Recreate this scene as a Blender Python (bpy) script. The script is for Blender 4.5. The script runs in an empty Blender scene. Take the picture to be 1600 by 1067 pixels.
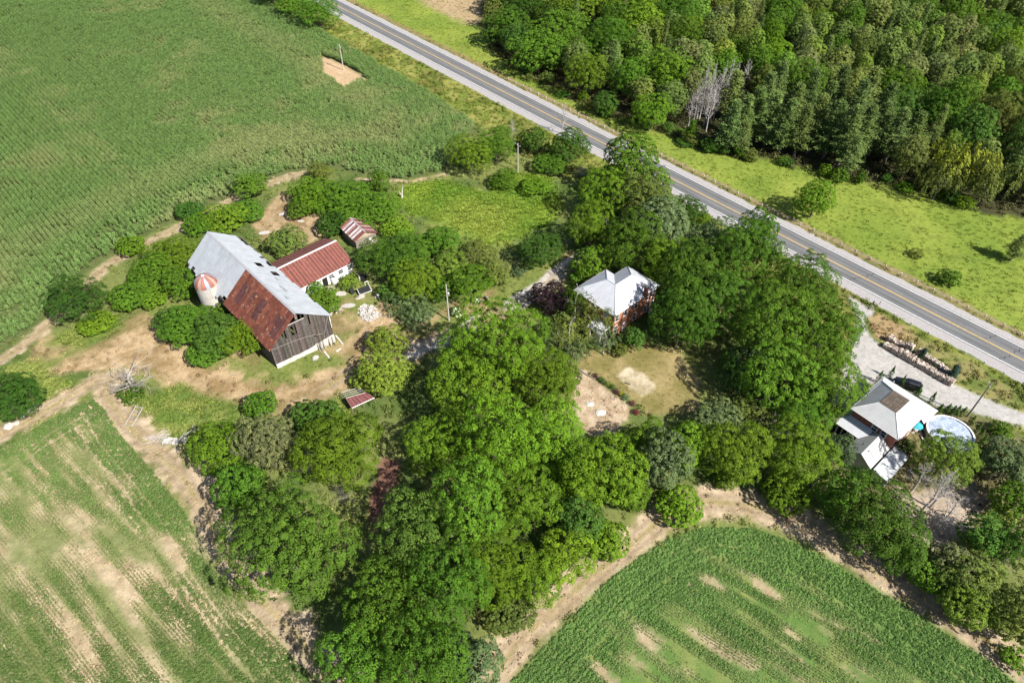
import bpy, math, random
import numpy as np
from mathutils import Vector

# ------------------------------------------------------------------ camera
sc = bpy.context.scene
COL = sc.collection
H = 95.0                                   # flying height of the camera above the farmyard
PITCH = math.atan(1040 / 1066.67)          # below the horizon
cam_d = bpy.data.cameras.new('camera')
cam_d.sensor_width = 36; cam_d.lens = 24.0
cam_d.clip_start = 1; cam_d.clip_end = 6000
cam = bpy.data.objects.new('camera', cam_d); COL.objects.link(cam)
cam.location = (0, 0, H)
cam.rotation_euler = (math.pi / 2 - PITCH, 0, 0)
sc.camera = cam

# ------------------------------------------------------------------ sun and sky
SUN_EL = math.radians(43)
SX, SY = 0.76, -0.65                       # horizontal direction towards the sun
_l = math.hypot(SX, SY); SX /= _l; SY /= _l
world = bpy.data.worlds.new('World'); sc.world = world; world.use_nodes = True
nt = world.node_tree
sky = nt.nodes.new('ShaderNodeTexSky'); sky.sky_type = 'NISHITA'; sky.sun_disc = False
sky.sun_elevation = SUN_EL; sky.sun_rotation = math.atan2(SX, SY)
bg = nt.nodes['Background']; bg.inputs[1].default_value = 0.064
nt.links.new(sky.outputs[0], bg.inputs[0])
sun_d = bpy.data.lights.new('sun', 'SUN'); sun_d.energy = 4.6; sun_d.angle = math.radians(0.53)
sun_d.color = (1.0, 0.955, 0.88)
sun = bpy.data.objects.new('sun', sun_d); COL.objects.link(sun)
sun.location = (60, -50, 150)
sun.rotation_euler = Vector((-SX * math.cos(SUN_EL), -SY * math.cos(SUN_EL), -math.sin(SUN_EL))).to_track_quat('-Z', 'Y').to_euler()
sc.view_settings.view_transform = 'Standard'; sc.view_settings.look = 'None'
sc.view_settings.exposure = 1.08; sc.view_settings.gamma = 1.0
sc.view_settings.use_curve_mapping = False
sc.render.engine = 'CYCLES'
sc.cycles.max_bounces = 6; sc.cycles.diffuse_bounces = 2; sc.cycles.glossy_bounces = 2
sc.cycles.transmission_bounces = 2; sc.cycles.transparent_max_bounces = 4
sc.cycles.caustics_reflective = False; sc.cycles.caustics_refractive = False
sc.cycles.use_denoising = True

# ------------------------------------------------------------------ survey: a point of the photograph, at a height, as a place
_f = 1066.67; _s, _c = math.sin(PITCH), math.cos(PITCH)
def at(x, y, z=0.0):
    u, v = x - 800.0, y - 533.5
    t = (H - z) / (_f * _s + v * _c)
    return np.array([u * t, (_f * _c - v * _s) * t, z])
def mpp(y, z=0.0):                         # metres covered by one pixel there
    return (H - z) / (_f * _s + (y - 533.5) * _c)

# ------------------------------------------------------------------ numpy helpers
def smooth(a, b, x):
    t = np.clip((x - a) / (b - a), 0, 1); return t * t * (3 - 2 * t)
def _hash(ix, iy, seed):
    h = (ix.astype(np.int64) * 374761393 + iy.astype(np.int64) * 668265263 + seed * 1442695041) & 0x7fffffff
    h = ((h ^ (h >> 13)) * 1274126177) & 0x7fffffff
    return ((h ^ (h >> 16)) & 0xffff) / 65535.0
def noise(x, y, s, seed=0):
    x = np.asarray(x) / s; y = np.asarray(y) / s
    ix = np.floor(x); iy = np.floor(y); fx = x - ix; fy = y - iy
    fx = fx * fx * (3 - 2 * fx); fy = fy * fy * (3 - 2 * fy)
    a = _hash(ix, iy, seed); b = _hash(ix + 1, iy, seed); c = _hash(ix, iy + 1, seed); d = _hash(ix + 1, iy + 1, seed)
    return (a * (1 - fx) + b * fx) * (1 - fy) + (c * (1 - fx) + d * fx) * fy
def fbm(x, y, s, seed=0, oct=4):
    r = 0; amp = 0.5; tot = 0
    for k in range(oct):
        r = r + amp * noise(x, y, s / 2 ** k, seed + k * 17); tot += amp; amp *= 0.55
    return r / tot

def mesh_np(name, V, F, mat=None, attrs=None, smooth_shade=False):
    """V (N,3); F (M,k) index array, k = 3 or 4"""
    V = np.asarray(V, np.float32); F = np.asarray(F, np.int32)
    me = bpy.data.meshes.new(name)
    k = F.shape[1]; m = len(F)
    me.vertices.add(len(V)); me.vertices.foreach_set('co', V.ravel())
    me.loops.add(m * k); me.loops.foreach_set('vertex_index', F.ravel())
    me.polygons.add(m); me.polygons.foreach_set('loop_start', np.arange(0, m * k, k, dtype=np.int32))
    me.polygons.foreach_set('loop_total', np.full(m, k, np.int32))
    if smooth_shade: me.polygons.foreach_set('use_smooth', np.ones(m, bool))
    me.update(calc_edges=True)
    if mat: me.materials.append(mat)
    for (an, typ, dom, data) in (attrs or []):
        a = me.attributes.new(an, typ, dom)
        data = np.asarray(data, np.float32)
        a.data.foreach_set({'FLOAT': 'value', 'FLOAT_COLOR': 'color', 'FLOAT_VECTOR': 'vector'}[typ], data.ravel())
    return me
def put(name, me, parent=None, loc=None):
    o = bpy.data.objects.new(name, me); COL.objects.link(o)
    if parent is not None: o.parent = parent
    if loc is not None: o.location = loc
    return o
def tag(o, label=None, cat=None, group=None, kind=None):
    if label: o['label'] = label
    if cat: o['category'] = cat
    if group: o['group'] = group
    if kind: o['kind'] = kind
    return o
def thing(name, label, cat, loc=(0, 0, 0), rz=0.0, group=None):
    o = bpy.data.objects.new(name, None); COL.objects.link(o)
    o.empty_display_size = 0.3
    o.location = loc; o.rotation_euler = (0, 0, rz)
    return tag(o, label, cat, group)

class MB:
    """collects shapes and links them as one mesh"""
    def __init__(self): self.v = []; self.f = []
    def add(self, vs, fs):
        b = len(self.v); self.v += [tuple(map(float, p)) for p in vs]; self.f += [tuple(i + b for i in q) for q in fs]; return self
    def box(self, c, s, rz=0.0, taper=1.0):
        cx, cy, cz = c; sx, sy, sz = s[0] / 2, s[1] / 2, s[2] / 2
        co, si = math.cos(rz), math.sin(rz); vs = []
        for zz, k in ((-sz, 1.0), (sz, taper)):
            for xx, yy in ((-sx, -sy), (sx, -sy), (sx, sy), (-sx, sy)):
                xx *= k; yy *= k
                vs.append((cx + xx * co - yy * si, cy + xx * si + yy * co, cz + zz))
        return self.add(vs, [(3, 2, 1, 0), (4, 5, 6, 7), (0, 1, 5, 4), (1, 2, 6, 5), (2, 3, 7, 6), (3, 0, 4, 7)])
    def slab(self, q, t):
        """closed slab: polygon q (3 or more corners, counter-clockwise from outside), thickness t inwards"""
        q = [Vector(p) for p in q]; n = (q[1] - q[0]).cross(q[2] - q[0]).normalized(); k = len(q)
        vs = [p for p in q] + [p - n * t for p in q]
        fs = [tuple(range(k)), tuple(range(2 * k - 1, k - 1, -1))] + [(i, i + k, (i + 1) % k + k, (i + 1) % k) for i in range(k)]
        return self.add(vs, fs)
    def tube(self, pts, rad, n=6, cap=True):
        pts = [Vector(p) for p in pts]; b = len(self.v)
        if not hasattr(rad, '__len__'): rad = [rad] * len(pts)
        for i, p in enumerate(pts):
            d = (pts[min(i + 1, len(pts) - 1)] - pts[max(i - 1, 0)]).normalized()
            a = d.cross(Vector((0, 0, 1)) if abs(d.z) < 0.9 else Vector((1, 0, 0))).normalized(); e = d.cross(a)
            for j in range(n):
                an = 2 * math.pi * j / n
                self.v.append(tuple(p + (a * math.cos(an) + e * math.sin(an)) * rad[i]))
        for i in range(len(pts) - 1):
            for j in range(n):
                k = (j + 1) % n
                self.f.append((b + i * n + j, b + i * n + k, b + (i + 1) * n + k, b + (i + 1) * n + j))
        if cap:
            self.f.append(tuple(b + j for j in range(n - 1, -1, -1)))
            self.f.append(tuple(b + (len(pts) - 1) * n + j for j in range(n)))
        return self
    def lathe(self, c, prof, n=16, a0=0.0, a1=2 * math.pi):
        full = abs(a1 - a0 - 2 * math.pi) < 1e-6
        b = len(self.v); m = n if full else n + 1
        for (r, z) in prof:
            for j in range(m):
                an = a0 + (a1 - a0) * j / n
                self.v.append((c[0] + r * math.cos(an), c[1] + r * math.sin(an), c[2] + z))
        for i in range(len(prof) - 1):
            for j in range(n):
                k = (j + 1) % m
                self.f.append((b + i * m + j, b + i * m + k, b + (i + 1) * m + k, b + (i + 1) * m + j))
        return self
    def build(self, name, mat, parent=None, loc=None, smooth_shade=False, color=None):
        me = bpy.data.meshes.new(name); me.from_pydata(self.v, [], self.f); me.update()
        if mat: me.materials.append(mat)
        if smooth_shade:
            me.polygons.foreach_set('use_smooth', np.ones(len(me.polygons), bool))
        o = put(name, me, parent, loc)
        if color is not None: o.color = (*color, 1)
        return o

# ------------------------------------------------------------------ materials
class NT:
    def __init__(self, name):
        self.m = bpy.data.materials.new(name); self.m.use_nodes = True
        self.t = self.m.node_tree; self.b = self.t.nodes['Principled BSDF']
        self.out = self.t.nodes['Material Output']
    def n(self, typ, **kw):
        o = self.t.nodes.new(typ)
        for k, v in kw.items(): setattr(o, k, v)
        return o
    def l(self, a, b): self.t.links.new(a, b)
    def noise(self, scale, detail=4, rough=0.6, vec=None):
        o = self.n('ShaderNodeTexNoise'); o.inputs['Scale'].default_value = scale
        o.inputs['Detail'].default_value = detail; o.inputs['Roughness'].default_value = rough
        if vec: self.l(vec, o.inputs['Vector'])
        return o.outputs[0]
    def ramp(self, fac, stops):
        r = self.n('ShaderNodeValToRGB'); e = r.color_ramp.elements
        while len(e) < len(stops): e.new(0.5)
        for k, (p, c) in enumerate(stops):
            e[k].position = p; e[k].color = (*c, 1) if len(c) == 3 else c
        self.l(fac, r.inputs[0]); return r.outputs[0]
    def mix(self, fac, a, b, mode='MIX'):
        m = self.n('ShaderNodeMix', data_type='RGBA', blend_type=mode)
        for s, v in ((0, fac), (6, a), (7, b)):
            if hasattr(v, 'links'): self.l(v, m.inputs[s])
            else: m.inputs[s].default_value = v if s == 0 else ((*v, 1) if len(v) == 3 else v)
        return m.outputs[2]
    def pos(self, kind='Object'):
        return self.n('ShaderNodeTexCoord').outputs[kind]
    def geo(self): return self.n('ShaderNodeNewGeometry').outputs['Position']
    def bump(self, h, strength=0.4, dist=0.05):
        b = self.n('ShaderNodeBump'); b.inputs['Strength'].default_value = strength; b.inputs['Distance'].default_value = dist
        self.l(h, b.inputs['Height']); self.l(b.outputs[0], self.b.inputs['Normal'])
    def set(self, col=None, rough=0.7, spec=0.3, metal=0.0):
        if col is not None:
            if hasattr(col, 'links'): self.l(col, self.b.inputs['Base Color'])
            else: self.b.inputs['Base Color'].default_value = (*col, 1)
        self.b.inputs['Roughness'].default_value = rough
        self.b.inputs['Specular IOR Level'].default_value = spec
        self.b.inputs['Metallic'].default_value = metal
        return self.m

def mat_plain(name, col, rough=0.7, spec=0.3, metal=0.0, var=0.25, scale=1.5, bump=0.0):
    """a colour with mottled wear in it"""
    t = NT(name); g = t.geo()
    a = tuple(c * (1 - var) for c in col); b = tuple(min(1, c * (1 + var)) for c in col)
    n1 = t.noise(scale, 5, 0.65, g)
    c = t.ramp(n1, [(0.3, a), (0.7, b)])
    if bump: t.bump(t.noise(scale * 4, 3, 0.6, g), bump, 0.03)
    return t.set(c, rough, spec, metal)
def mat_objcol(name, rough=0.7, spec=0.3, var=0.3, scale=2.0, metal=0.0, stain=None, bump=0.0):
    """takes the object's own colour, mottled, with optional stains of another colour"""
    t = NT(name); g = t.geo(); oi = t.n('ShaderNodeObjectInfo')
    n1 = t.noise(scale, 5, 0.65, g)
    v = t.ramp(n1, [(0.3, (1 - var,) * 3), (0.7, (1 + var,) * 3)])
    c = t.mix(1.0, oi.outputs['Color'], v, 'MULTIPLY')
    if stain:
        n2 = t.noise(stain[1], 6, 0.7, g)
        f = t.ramp(n2, [(stain[2], (0, 0, 0)), (stain[2] + 0.1, (1, 1, 1))])
        c = t.mix(f, c, stain[0])
    if bump: t.bump(n1, bump, 0.03)
    return t.set(c, rough, spec, metal)

def mat_leaf(name='leaf', trans=0.16):
    t = NT(name); oi = t.n('ShaderNodeObjectInfo')
    lv = t.n('ShaderNodeAttribute', attribute_name='lv')
    v = t.ramp(lv.outputs['Fac'], [(0.0, (0.32, 0.38, 0.40)), (0.45, (0.95, 0.97, 0.9)), (1.0, (1.65, 1.6, 1.2))])
    c = t.mix(1.0, oi.outputs['Color'], v, 'MULTIPLY')
    hs = t.n('ShaderNodeHueSaturation'); t.l(c, hs.inputs['Color'])
    mr = t.n('ShaderNodeMapRange'); t.l(oi.outputs['Random'], mr.inputs[0])
    mr.inputs[3].default_value = 0.72; mr.inputs[4].default_value = 1.10; t.l(mr.outputs[0], hs.inputs['Value'])
    c = hs.outputs[0]
    t.set(c, 0.6, 0.06)
    tr = t.n('ShaderNodeBsdfTranslucent'); t.l(t.mix(1.0, c, (1.3, 1.35, 0.6), 'MULTIPLY'), tr.inputs[0])
    mx = t.n('ShaderNodeMixShader'); mx.inputs[0].default_value = trans
    t.l(t.b.outputs[0], mx.inputs[1]); t.l(tr.outputs[0], mx.inputs[2]); t.l(mx.outputs[0], t.out.inputs[0])
    return t.m
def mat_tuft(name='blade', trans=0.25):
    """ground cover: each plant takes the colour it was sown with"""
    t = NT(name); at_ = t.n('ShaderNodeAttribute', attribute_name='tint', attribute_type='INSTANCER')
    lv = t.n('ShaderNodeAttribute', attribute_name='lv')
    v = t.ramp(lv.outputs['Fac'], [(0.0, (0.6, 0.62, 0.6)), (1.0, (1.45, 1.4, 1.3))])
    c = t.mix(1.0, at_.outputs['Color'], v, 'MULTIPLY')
    t.set(c, 0.6, 0.06)
    tr = t.n('ShaderNodeBsdfTranslucent'); t.l(c, tr.inputs[0])
    mx = t.n('ShaderNodeMixShader'); mx.inputs[0].default_value = trans
    t.l(t.b.outputs[0], mx.inputs[1]); t.l(tr.outputs[0], mx.inputs[2]); t.l(mx.outputs[0], t.out.inputs[0])
    return t.m
def mat_ground():
    t = NT('earth_and_turf'); g = t.geo()
    a = t.n('ShaderNodeAttribute', attribute_name='albedo')
    n1 = t.noise(1.1, 6, 0.7, g); n2 = t.noise(7.0, 3, 0.7, g)
    v = t.ramp(n1, [(0.25, (0.66, 0.68, 0.66)), (0.5, (1, 1, 1)), (0.78, (1.32, 1.28, 1.25))])
    c = t.mix(1.0, a.outputs['Color'], v, 'MULTIPLY')
    v2 = t.ramp(n2, [(0.25, (0.7, 0.72, 0.72)), (0.75, (1.3, 1.28, 1.26))])
    c = t.mix(1.0, c, v2, 'MULTIPLY')
    t.bump(n2, 0.5, 0.12)
    return t.set(c, 0.9, 0.1)

M_LEAF = mat_leaf()
M_TUFT = mat_tuft()
M_GROUND = mat_ground()
def mat_bark(name, a, b):
    t = NT(name); g = t.pos(); n1 = t.noise(6, 4, 0.7, g)
    t.bump(n1, 0.5, 0.05); return t.set(t.ramp(n1, [(0.3, a), (0.7, b)]), 0.9, 0.1)
M_BARK = mat_bark('bark', (0.08, 0.068, 0.055), (0.21, 0.185, 0.155))
M_BIRCH = mat_bark('birch_bark', (0.25, 0.23, 0.2), (0.6, 0.57, 0.52))
M_DEAD = mat_bark('bleached_wood', (0.22, 0.2, 0.18), (0.42, 0.39, 0.35))
M_DEADGREY = mat_bark('grey_twigs', (0.24, 0.22, 0.21), (0.44, 0.41, 0.39))

# ================================================================== THE GROUND
RD = np.array([0.6497, -0.7602]); RN = np.array([0.7602, 0.6497])       # along and across the road
R_FAR, R_NEAR = 138.62, 131.63                                            # the two white lines
def poly(*pts): return np.array([at(x, y)[:2] for x, y in pts])
def sdist(X, Y, P):
    """signed distance to polygon P, positive inside; far points get a rough value"""
    lo = P.min(0) - 14; hi = P.max(0) + 14
    out = np.full(X.shape, -99.0); k = np.where((X > lo[0]) & (X < hi[0]) & (Y > lo[1]) & (Y < hi[1]))[0]
    x = X[k]; y = Y[k]; d2 = np.full(x.shape, 1e9); ins = np.zeros(x.shape, bool)
    for i in range(len(P)):
        a = P[i]; b = P[(i + 1) % len(P)]; e = b - a
        t = np.clip(((x - a[0]) * e[0] + (y - a[1]) * e[1]) / (e @ e + 1e-9), 0, 1)
        d2 = np.minimum(d2, (x - a[0] - t * e[0]) ** 2 + (y - a[1] - t * e[1]) ** 2)
        c = ((a[1] > y) != (b[1] > y)) & (x < (b[0] - a[0]) * (y - a[1]) / (b[1] - a[1] + 1e-12) + a[0])
        ins ^= c
    out[k] = np.where(ins, 1, -1) * np.sqrt(d2)
    return out
def pathdist(X, Y, P, w):
    """positive inside a strip of half-width w along the line P"""
    d2 = np.full(X.shape, 1e9)
    for i in range(len(P) - 1):
        a = P[i]; e = P[i + 1] - a
        t = np.clip(((X - a[0]) * e[0] + (Y - a[1]) * e[1]) / (e @ e + 1e-9), 0, 1)
        d2 = np.minimum(d2, (X - a[0] - t * e[0]) ** 2 + (Y - a[1] - t * e[1]) ** 2)
    return w - np.sqrt(d2)

PX = dict(
 corn=[(-160, 590), (-60, 568), (0, 549), (60, 508), (95, 470), (150, 412), (215, 378), (265, 350), (320, 325), (370, 302), (420, 281), (455, 270),
       (520, 262), (600, 284), (640, 281), (690, 270), (705, 245), (745, 197), (690, 158), (600, 106), (500, 48), (440, 18), (405, 0), (360, -40), (-60, -70), (-260, -60)],
 corn_clearing=[(503, 88), (540, 103), (583, 130), (560, 128), (540, 140), (506, 118)],
 track_a=[(-20, 575), (30, 545), (75, 508), (120, 465), (165, 415), (225, 382), (300, 345), (370, 308), (420, 287), (470, 271)],
 track_b=[(560, 280), (640, 284), (693, 273)],
 yard=[(60, 510), (130, 545), (190, 500), (260, 470), (330, 480), (420, 470), (500, 440), (560, 430), (610, 450), (640, 500), (700, 480), (780, 440), (880, 400), (945, 375),
       (960, 395), (900, 420), (850, 470), (790, 490), (700, 530), (660, 560), (600, 600), (520, 620), (460, 650), (380, 640), (300, 630), (250, 600), (200, 590), (120, 580), (40, 580)],
 yard_dirt=[(200, 520), (250, 510), (300, 560), (380, 590), (450, 600), (540, 570), (560, 500), (600, 470), (625, 510), (570, 560), (520, 610), (430, 630), (330, 625), (250, 595), (190, 570), (120, 585), (60, 580), (130, 560)],
 back_yard=[(395, 350), (440, 300), (480, 330), (530, 360), (480, 380), (440, 390), (410, 380)],
 lane=[(480, 625), (530, 590), (600, 555), (650, 540), (700, 525), (760, 500), (800, 480), (850, 450), (890, 420), (940, 388)],
 lane_gravel=[(640, 548), (690, 535), (740, 505)],
 drive_gravel=[(800, 478), (828, 460), (850, 447), (885, 418), (915, 400)],
 track_c=[(-40, 700), (40, 660), (100, 625), (150, 595), (185, 590)],
 track_d=[(160, 600), (180, 640), (225, 690), (280, 740), (320, 800), (350, 860), (400, 930), (470, 1000), (520, 1067), (540, 1100)],
 bean_w=[(-330, 850), (-60, 730), (0, 705), (70, 660), (145, 622), (165, 640), (190, 680), (240, 735), (290, 800), (330, 870), (390, 950), (450, 1015), (500, 1067), (530, 1120), (540, 1290), (-330, 1290), (-330, 900)],
 track_e=[(712, 1130), (768, 1058), (812, 1002), (862, 953), (920, 903), (980, 856), (1038, 808), (1100, 783), (1170, 788), (1250, 815), (1310, 850), (1370, 895), (1440, 930), (1500, 970), (1560, 1015), (1640, 1080)],
 bean_e=[(640, 1330), (750, 1130), (796, 1067), (846, 1012), (900, 958), (940, 914), (1000, 868), (1050, 838), (1100, 822), (1180, 825), (1260, 855), (1340, 903), (1400, 938), (1450, 970), (1530, 1022), (1590, 1067), (1640, 1130), (1660, 1330)],
 lawn=[(875, 560), (930, 545), (1000, 535), (1060, 545), (1095, 600), (1085, 650), (1060, 650), (1010, 645), (960, 605), (905, 575)],
 plot=[(895, 575), (915, 578), (950, 608), (985, 635), (985, 652), (950, 680), (915, 680), (895, 640), (890, 600)],
 red_earth=[(598, 712), (625, 722), (622, 770), (600, 800), (585, 830), (568, 800), (580, 760)],
 sand=[(963, 586), (983, 574), (1000, 580), (1023, 603), (1020, 612), (1003, 618), (985, 606)],
 yard_green=[(15, 572), (60, 562), (80, 590), (55, 602), (20, 600)],
 yard_green_b=[(60, 595), (110, 588), (135, 608), (75, 650), (45, 655)],
 yard_green_c=[(215, 622), (280, 600), (340, 622), (420, 645), (370, 665), (300, 690), (235, 680), (215, 650)],
 yard_green_d=[(90, 520), (130, 505), (190, 490), (195, 515), (150, 540), (100, 540)],
 yard_green_e=[(470, 640), (530, 625), (555, 650), (575, 680), (540, 690), (490, 665)],
 paddock=[(630, 290), (690, 280), (760, 300), (800, 270), (860, 275), (880, 320), (860, 350), (800, 375), (760, 385), (700, 350), (640, 335), (615, 310)],
 paddock_gold=[(680, 330), (740, 310), (800, 320), (810, 345), (790, 380), (740, 380), (690, 350)],
 n_drive=[(1325, 462), (1368, 487), (1352, 505), (1360, 525), (1378, 540), (1420, 562), (1460, 590), (1490, 600), (1540, 622), (1610, 650), (1640, 665), (1640, 690), (1600, 668), (1540, 650), (1500, 640),
          (1462, 635), (1420, 610), (1385, 595), (1360, 600), (1320, 640), (1290, 670), (1280, 650), (1310, 600), (1330, 540), (1340, 500)],
 n_verge=[(1352, 500), (1375, 492), (1400, 503), (1450, 530), (1500, 557), (1560, 588), (1640, 630), (1640, 655), (1560, 628), (1500, 600), (1430, 562), (1375, 538), (1360, 525)],
 n_verge_dry=[(1352, 500), (1375, 490), (1415, 508), (1420, 530), (1390, 540), (1365, 528)],
 n_yard=[(1290, 670), (1360, 600), (1460, 632), (1540, 650), (1620, 690), (1620, 830), (1540, 830), (1480, 830), (1400, 800), (1330, 760), (1280, 720)],
 n_pen=[(1395, 760), (1430, 770), (1500, 755), (1520, 760), (1547, 782), (1527, 808), (1480, 860), (1420, 850), (1400, 800)],
 n_lawn=[(1545, 785), (1575, 790), (1590, 815), (1560, 825), (1530, 812)],
 hay=[(640, -40), (770, -40), (775, 30), (735, 40), (690, 22), (660, 5)],
 forest=[(745, -60), (752, 40), (770, 80), (800, 105), (860, 140), (930, 178), (1000, 195), (1070, 222), (1120, 240), (1200, 252), (1330, 282), (1440, 300), (1540, 335), (1640, 345), (1900, 300), (1900, -120), (1200, -200)],
)
PO = {k: poly(*v) for k, v in PX.items()}

BARE_E = ((1105, 903, 6), (1120, 912, 3), (1200, 922, 6), (1185, 915, 3), (1275, 962, 5), (1290, 985, 4), (1235, 988, 3), (1310, 978, 3), (985, 1030, 8), (940, 1050, 8), (1010, 1000, 3))
def zones(X, Y):
    """what grows or lies at each place: colour of the surface, and which piece of ground it belongs to"""
    n1 = fbm(X, Y, 9.0, 3); n2 = fbm(X, Y, 2.6, 8); n3 = fbm(X, Y, 22.0, 5); n4 = fbm(X, Y, 1.2, 21, 3)
    jag = (n2 - 0.5) * 2.2 + (n4 - 0.5) * 1.4
    def blend(a, b, t): return np.asarray(a)[None] * (1 - t[:, None]) + np.asarray(b)[None] * t[:, None]
    q = X * RN[0] + Y * RN[1]
    col = blend((0.07, 0.105, 0.026), (0.14, 0.16, 0.048), smooth(0.3, 0.7, n1))
    zid = np.zeros(len(X), int); names = ['rough_grass']
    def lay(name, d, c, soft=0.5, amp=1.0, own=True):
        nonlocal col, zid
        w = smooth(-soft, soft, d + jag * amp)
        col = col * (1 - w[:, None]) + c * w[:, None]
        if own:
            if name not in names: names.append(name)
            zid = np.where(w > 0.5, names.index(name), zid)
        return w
    # beyond the road: meadow, hay ground and the floor of the wood
    md = blend((0.132, 0.185, 0.028), (0.195, 0.235, 0.042), smooth(0.3, 0.72, n1 * 0.6 + n3 * 0.4))
    md = md * (1 - 0.2 * smooth(0.58, 0.75, n2)[:, None])
    lay('meadow', q - R_FAR - 3.4, md, 0.8, 0.5)
    lay('meadow', 1.1 - np.abs(q - R_FAR - 4.0), blend((0.17, 0.125, 0.06), (0.24, 0.19, 0.09), n2), 1.0, 0.7, False)
    lay('hay_ground', sdist(X, Y, PO['hay']), blend((0.26, 0.2, 0.11), (0.36, 0.27, 0.16), n2), 3, 2)
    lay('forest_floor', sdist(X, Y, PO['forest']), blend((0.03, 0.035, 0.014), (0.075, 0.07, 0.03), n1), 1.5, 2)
    # verge on the farm side of the road
    vg = blend((0.12, 0.155, 0.028), (0.22, 0.22, 0.06), smooth(0.35, 0.7, n2))
    vg = vg * (1 - 0.3 * smooth(0.55, 0.7, n1)[:, None])
    lay('roadside_verge', np.minimum(R_NEAR - 2.6 - q, q - R_NEAR + 17), vg, 1.0, 1.0)
    # paddock
    pd = blend((0.105, 0.185, 0.022), (0.165, 0.235, 0.03), smooth(0.3, 0.7, n1))
    lay('paddock', sdist(X, Y, PO['paddock']), pd, 1.5, 1.5)
    lay('paddock', sdist(X, Y, PO['paddock_gold']), blend((0.15, 0.215, 0.035), (0.22, 0.26, 0.045), n2), 5, 2, False)
    # farmyard
    dry = blend((0.17, 0.135, 0.06), (0.30, 0.225, 0.12), smooth(0.3, 0.7, n2))
    grn = blend((0.10, 0.135, 0.03), (0.17, 0.19, 0.055), n2)
    gk = smooth(0.42, 0.6, n1)[:, None]; yd = dry * (1 - gk) + grn * gk
    lay('farmyard', sdist(X, Y, PO['yard']), yd, 1.2, 1.4)
    bare = blend((0.21, 0.145, 0.07), (0.37, 0.275, 0.165), smooth(0.3, 0.7, n2 * 0.6 + n4 * 0.4))
    lay('farmyard', sdist(X, Y, PO['yard_dirt']), bare, 1.5, 2.0, False)
    lay('farmyard', sdist(X, Y, PO['back_yard']), bare * 0.9, 1.0, 1.2)
    for kk in 'yard_green yard_green_b yard_green_c yard_green_d yard_green_e'.split():
        lay('yard_grass_patch', sdist(X, Y, PO[kk]), blend((0.10, 0.15, 0.03), (0.165, 0.195, 0.05), smooth(.3, .7, n2)), 1.0, 1.4)
    # the corn
    cn = blend((0.06, 0.09, 0.025), (0.12, 0.13, 0.05), n2)
    lay('corn_field', sdist(X, Y, PO['corn']), cn, 0.6, 0.5)
    soil = blend((0.34, 0.235, 0.14), (0.46, 0.335, 0.21), n2)
    lay('bare_clearing', sdist(X, Y, PO['corn_clearing']), soil, 0.6, 0.3)
    # tracks
    tk = blend((0.28, 0.21, 0.13), (0.44, 0.345, 0.24), smooth(0.3, 0.7, n4 * 0.6 + n2 * 0.4))
    lay('dirt_track', pathdist(X, Y, PO['track_a'], 1.3), tk, 0.8, 0.8)
    lay('dirt_track', pathdist(X, Y, PO['track_b'], 0.6), tk, 0.6, 0.6)
    lay('farm_lane', pathdist(X, Y, PO['lane'], 1.9), bare, 0.9, 1.0)
    gr = blend((0.34, 0.31, 0.27), (0.46, 0.43, 0.40), n4)
    lay('farm_lane', pathdist(X, Y, PO['lane_gravel'], 2.0), gr, 1.0, 1.0, False)
    lay('farm_lane', pathdist(X, Y, PO['drive_gravel'], 2.1), gr, 0.5, 0.4)
    # fields of low beans: earth between the plants
    es = blend((0.30, 0.225, 0.14), (0.44, 0.345, 0.235), smooth(0.3, 0.7, n2 * 0.5 + n4 * 0.5))
    lay('dirt_track', pathdist(X, Y, PO['track_c'], 2.0), tk, 1.0, 1.4)
    lay('dirt_track', pathdist(X, Y, PO['track_d'], 2.6), tk, 1.2, 1.8)
    wt = lay('dirt_track', pathdist(X, Y, PO['track_e'], 2.6), tk, 1.0, 1.3)
    cv = smooth(.36, .62, fbm(X * .78 - Y * .63, (X * .63 + Y * .78) * 3.2, 9, 61))[:, None] * .8 + .12
    es = es * (1 - cv) + blend((0.11, 0.145, 0.045), (0.17, 0.185, 0.07), n2) * cv
    lay('west_bean_field', sdist(X, Y, PO['bean_w']), es, 0.7, 0.6)
    eg = blend((0.085, 0.15, 0.035), (0.15, 0.185, 0.055), smooth(.35, .75, n2))
    lay('east_bean_field', sdist(X, Y, PO['bean_e']), eg, 0.9, 0.9)
    u = X * .8 - Y * .6; v = X * .6 + Y * .8; de = sdist(X, Y, PO['bean_e'])
    lay('east_bean_field', np.minimum((fbm(u / 3.2, v, 2.6, 71) - .64) * 7, (de - 7) * .4), es * .9, 0.45, 0.12, False)
    for px, py, rr in BARE_E:
        p = at(px, py)[:2]; u = (X - p[0]) * .8 - (Y - p[1]) * .6; v = (X - p[0]) * .6 + (Y - p[1]) * .8
        lay('east_bean_field', 1.2 - np.sqrt(u * u / (rr * .42) + v * v / (rr * .05)) - 3.2 * (n4 - .5) - 2.2 * (n2 - .5), es, 0.45, 0.5, False)
    # wheel ruts and the grassy middle of the tracks
    for key, w in (('track_c', 1.0), ('track_d', 1.0), ('track_e', 1.15), ('lane', .95), ('track_a', .8)):
        dd = w * 3 - pathdist(X, Y, PO[key], w * 3)
        lay('dirt_track', .30 - np.abs(dd - w), tk * .72, .35, .25, False)
        lay('dirt_track', .28 - dd, blend((0.17, 0.15, 0.06), (0.30, 0.24, 0.12), n4), .4, .55, False)
    # behind the farmhouse
    lw = blend((0.155, 0.135, 0.045), (0.27, 0.215, 0.10), smooth(0.3, 0.7, n1 * 0.5 + n2 * 0.5))
    lay('back_lawn', sdist(X, Y, PO['lawn']), lw, 0.8, 0.8)
    pl = blend((0.29, 0.215, 0.14), (0.41, 0.325, 0.23), smooth(0.3, 0.7, n4))
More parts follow.
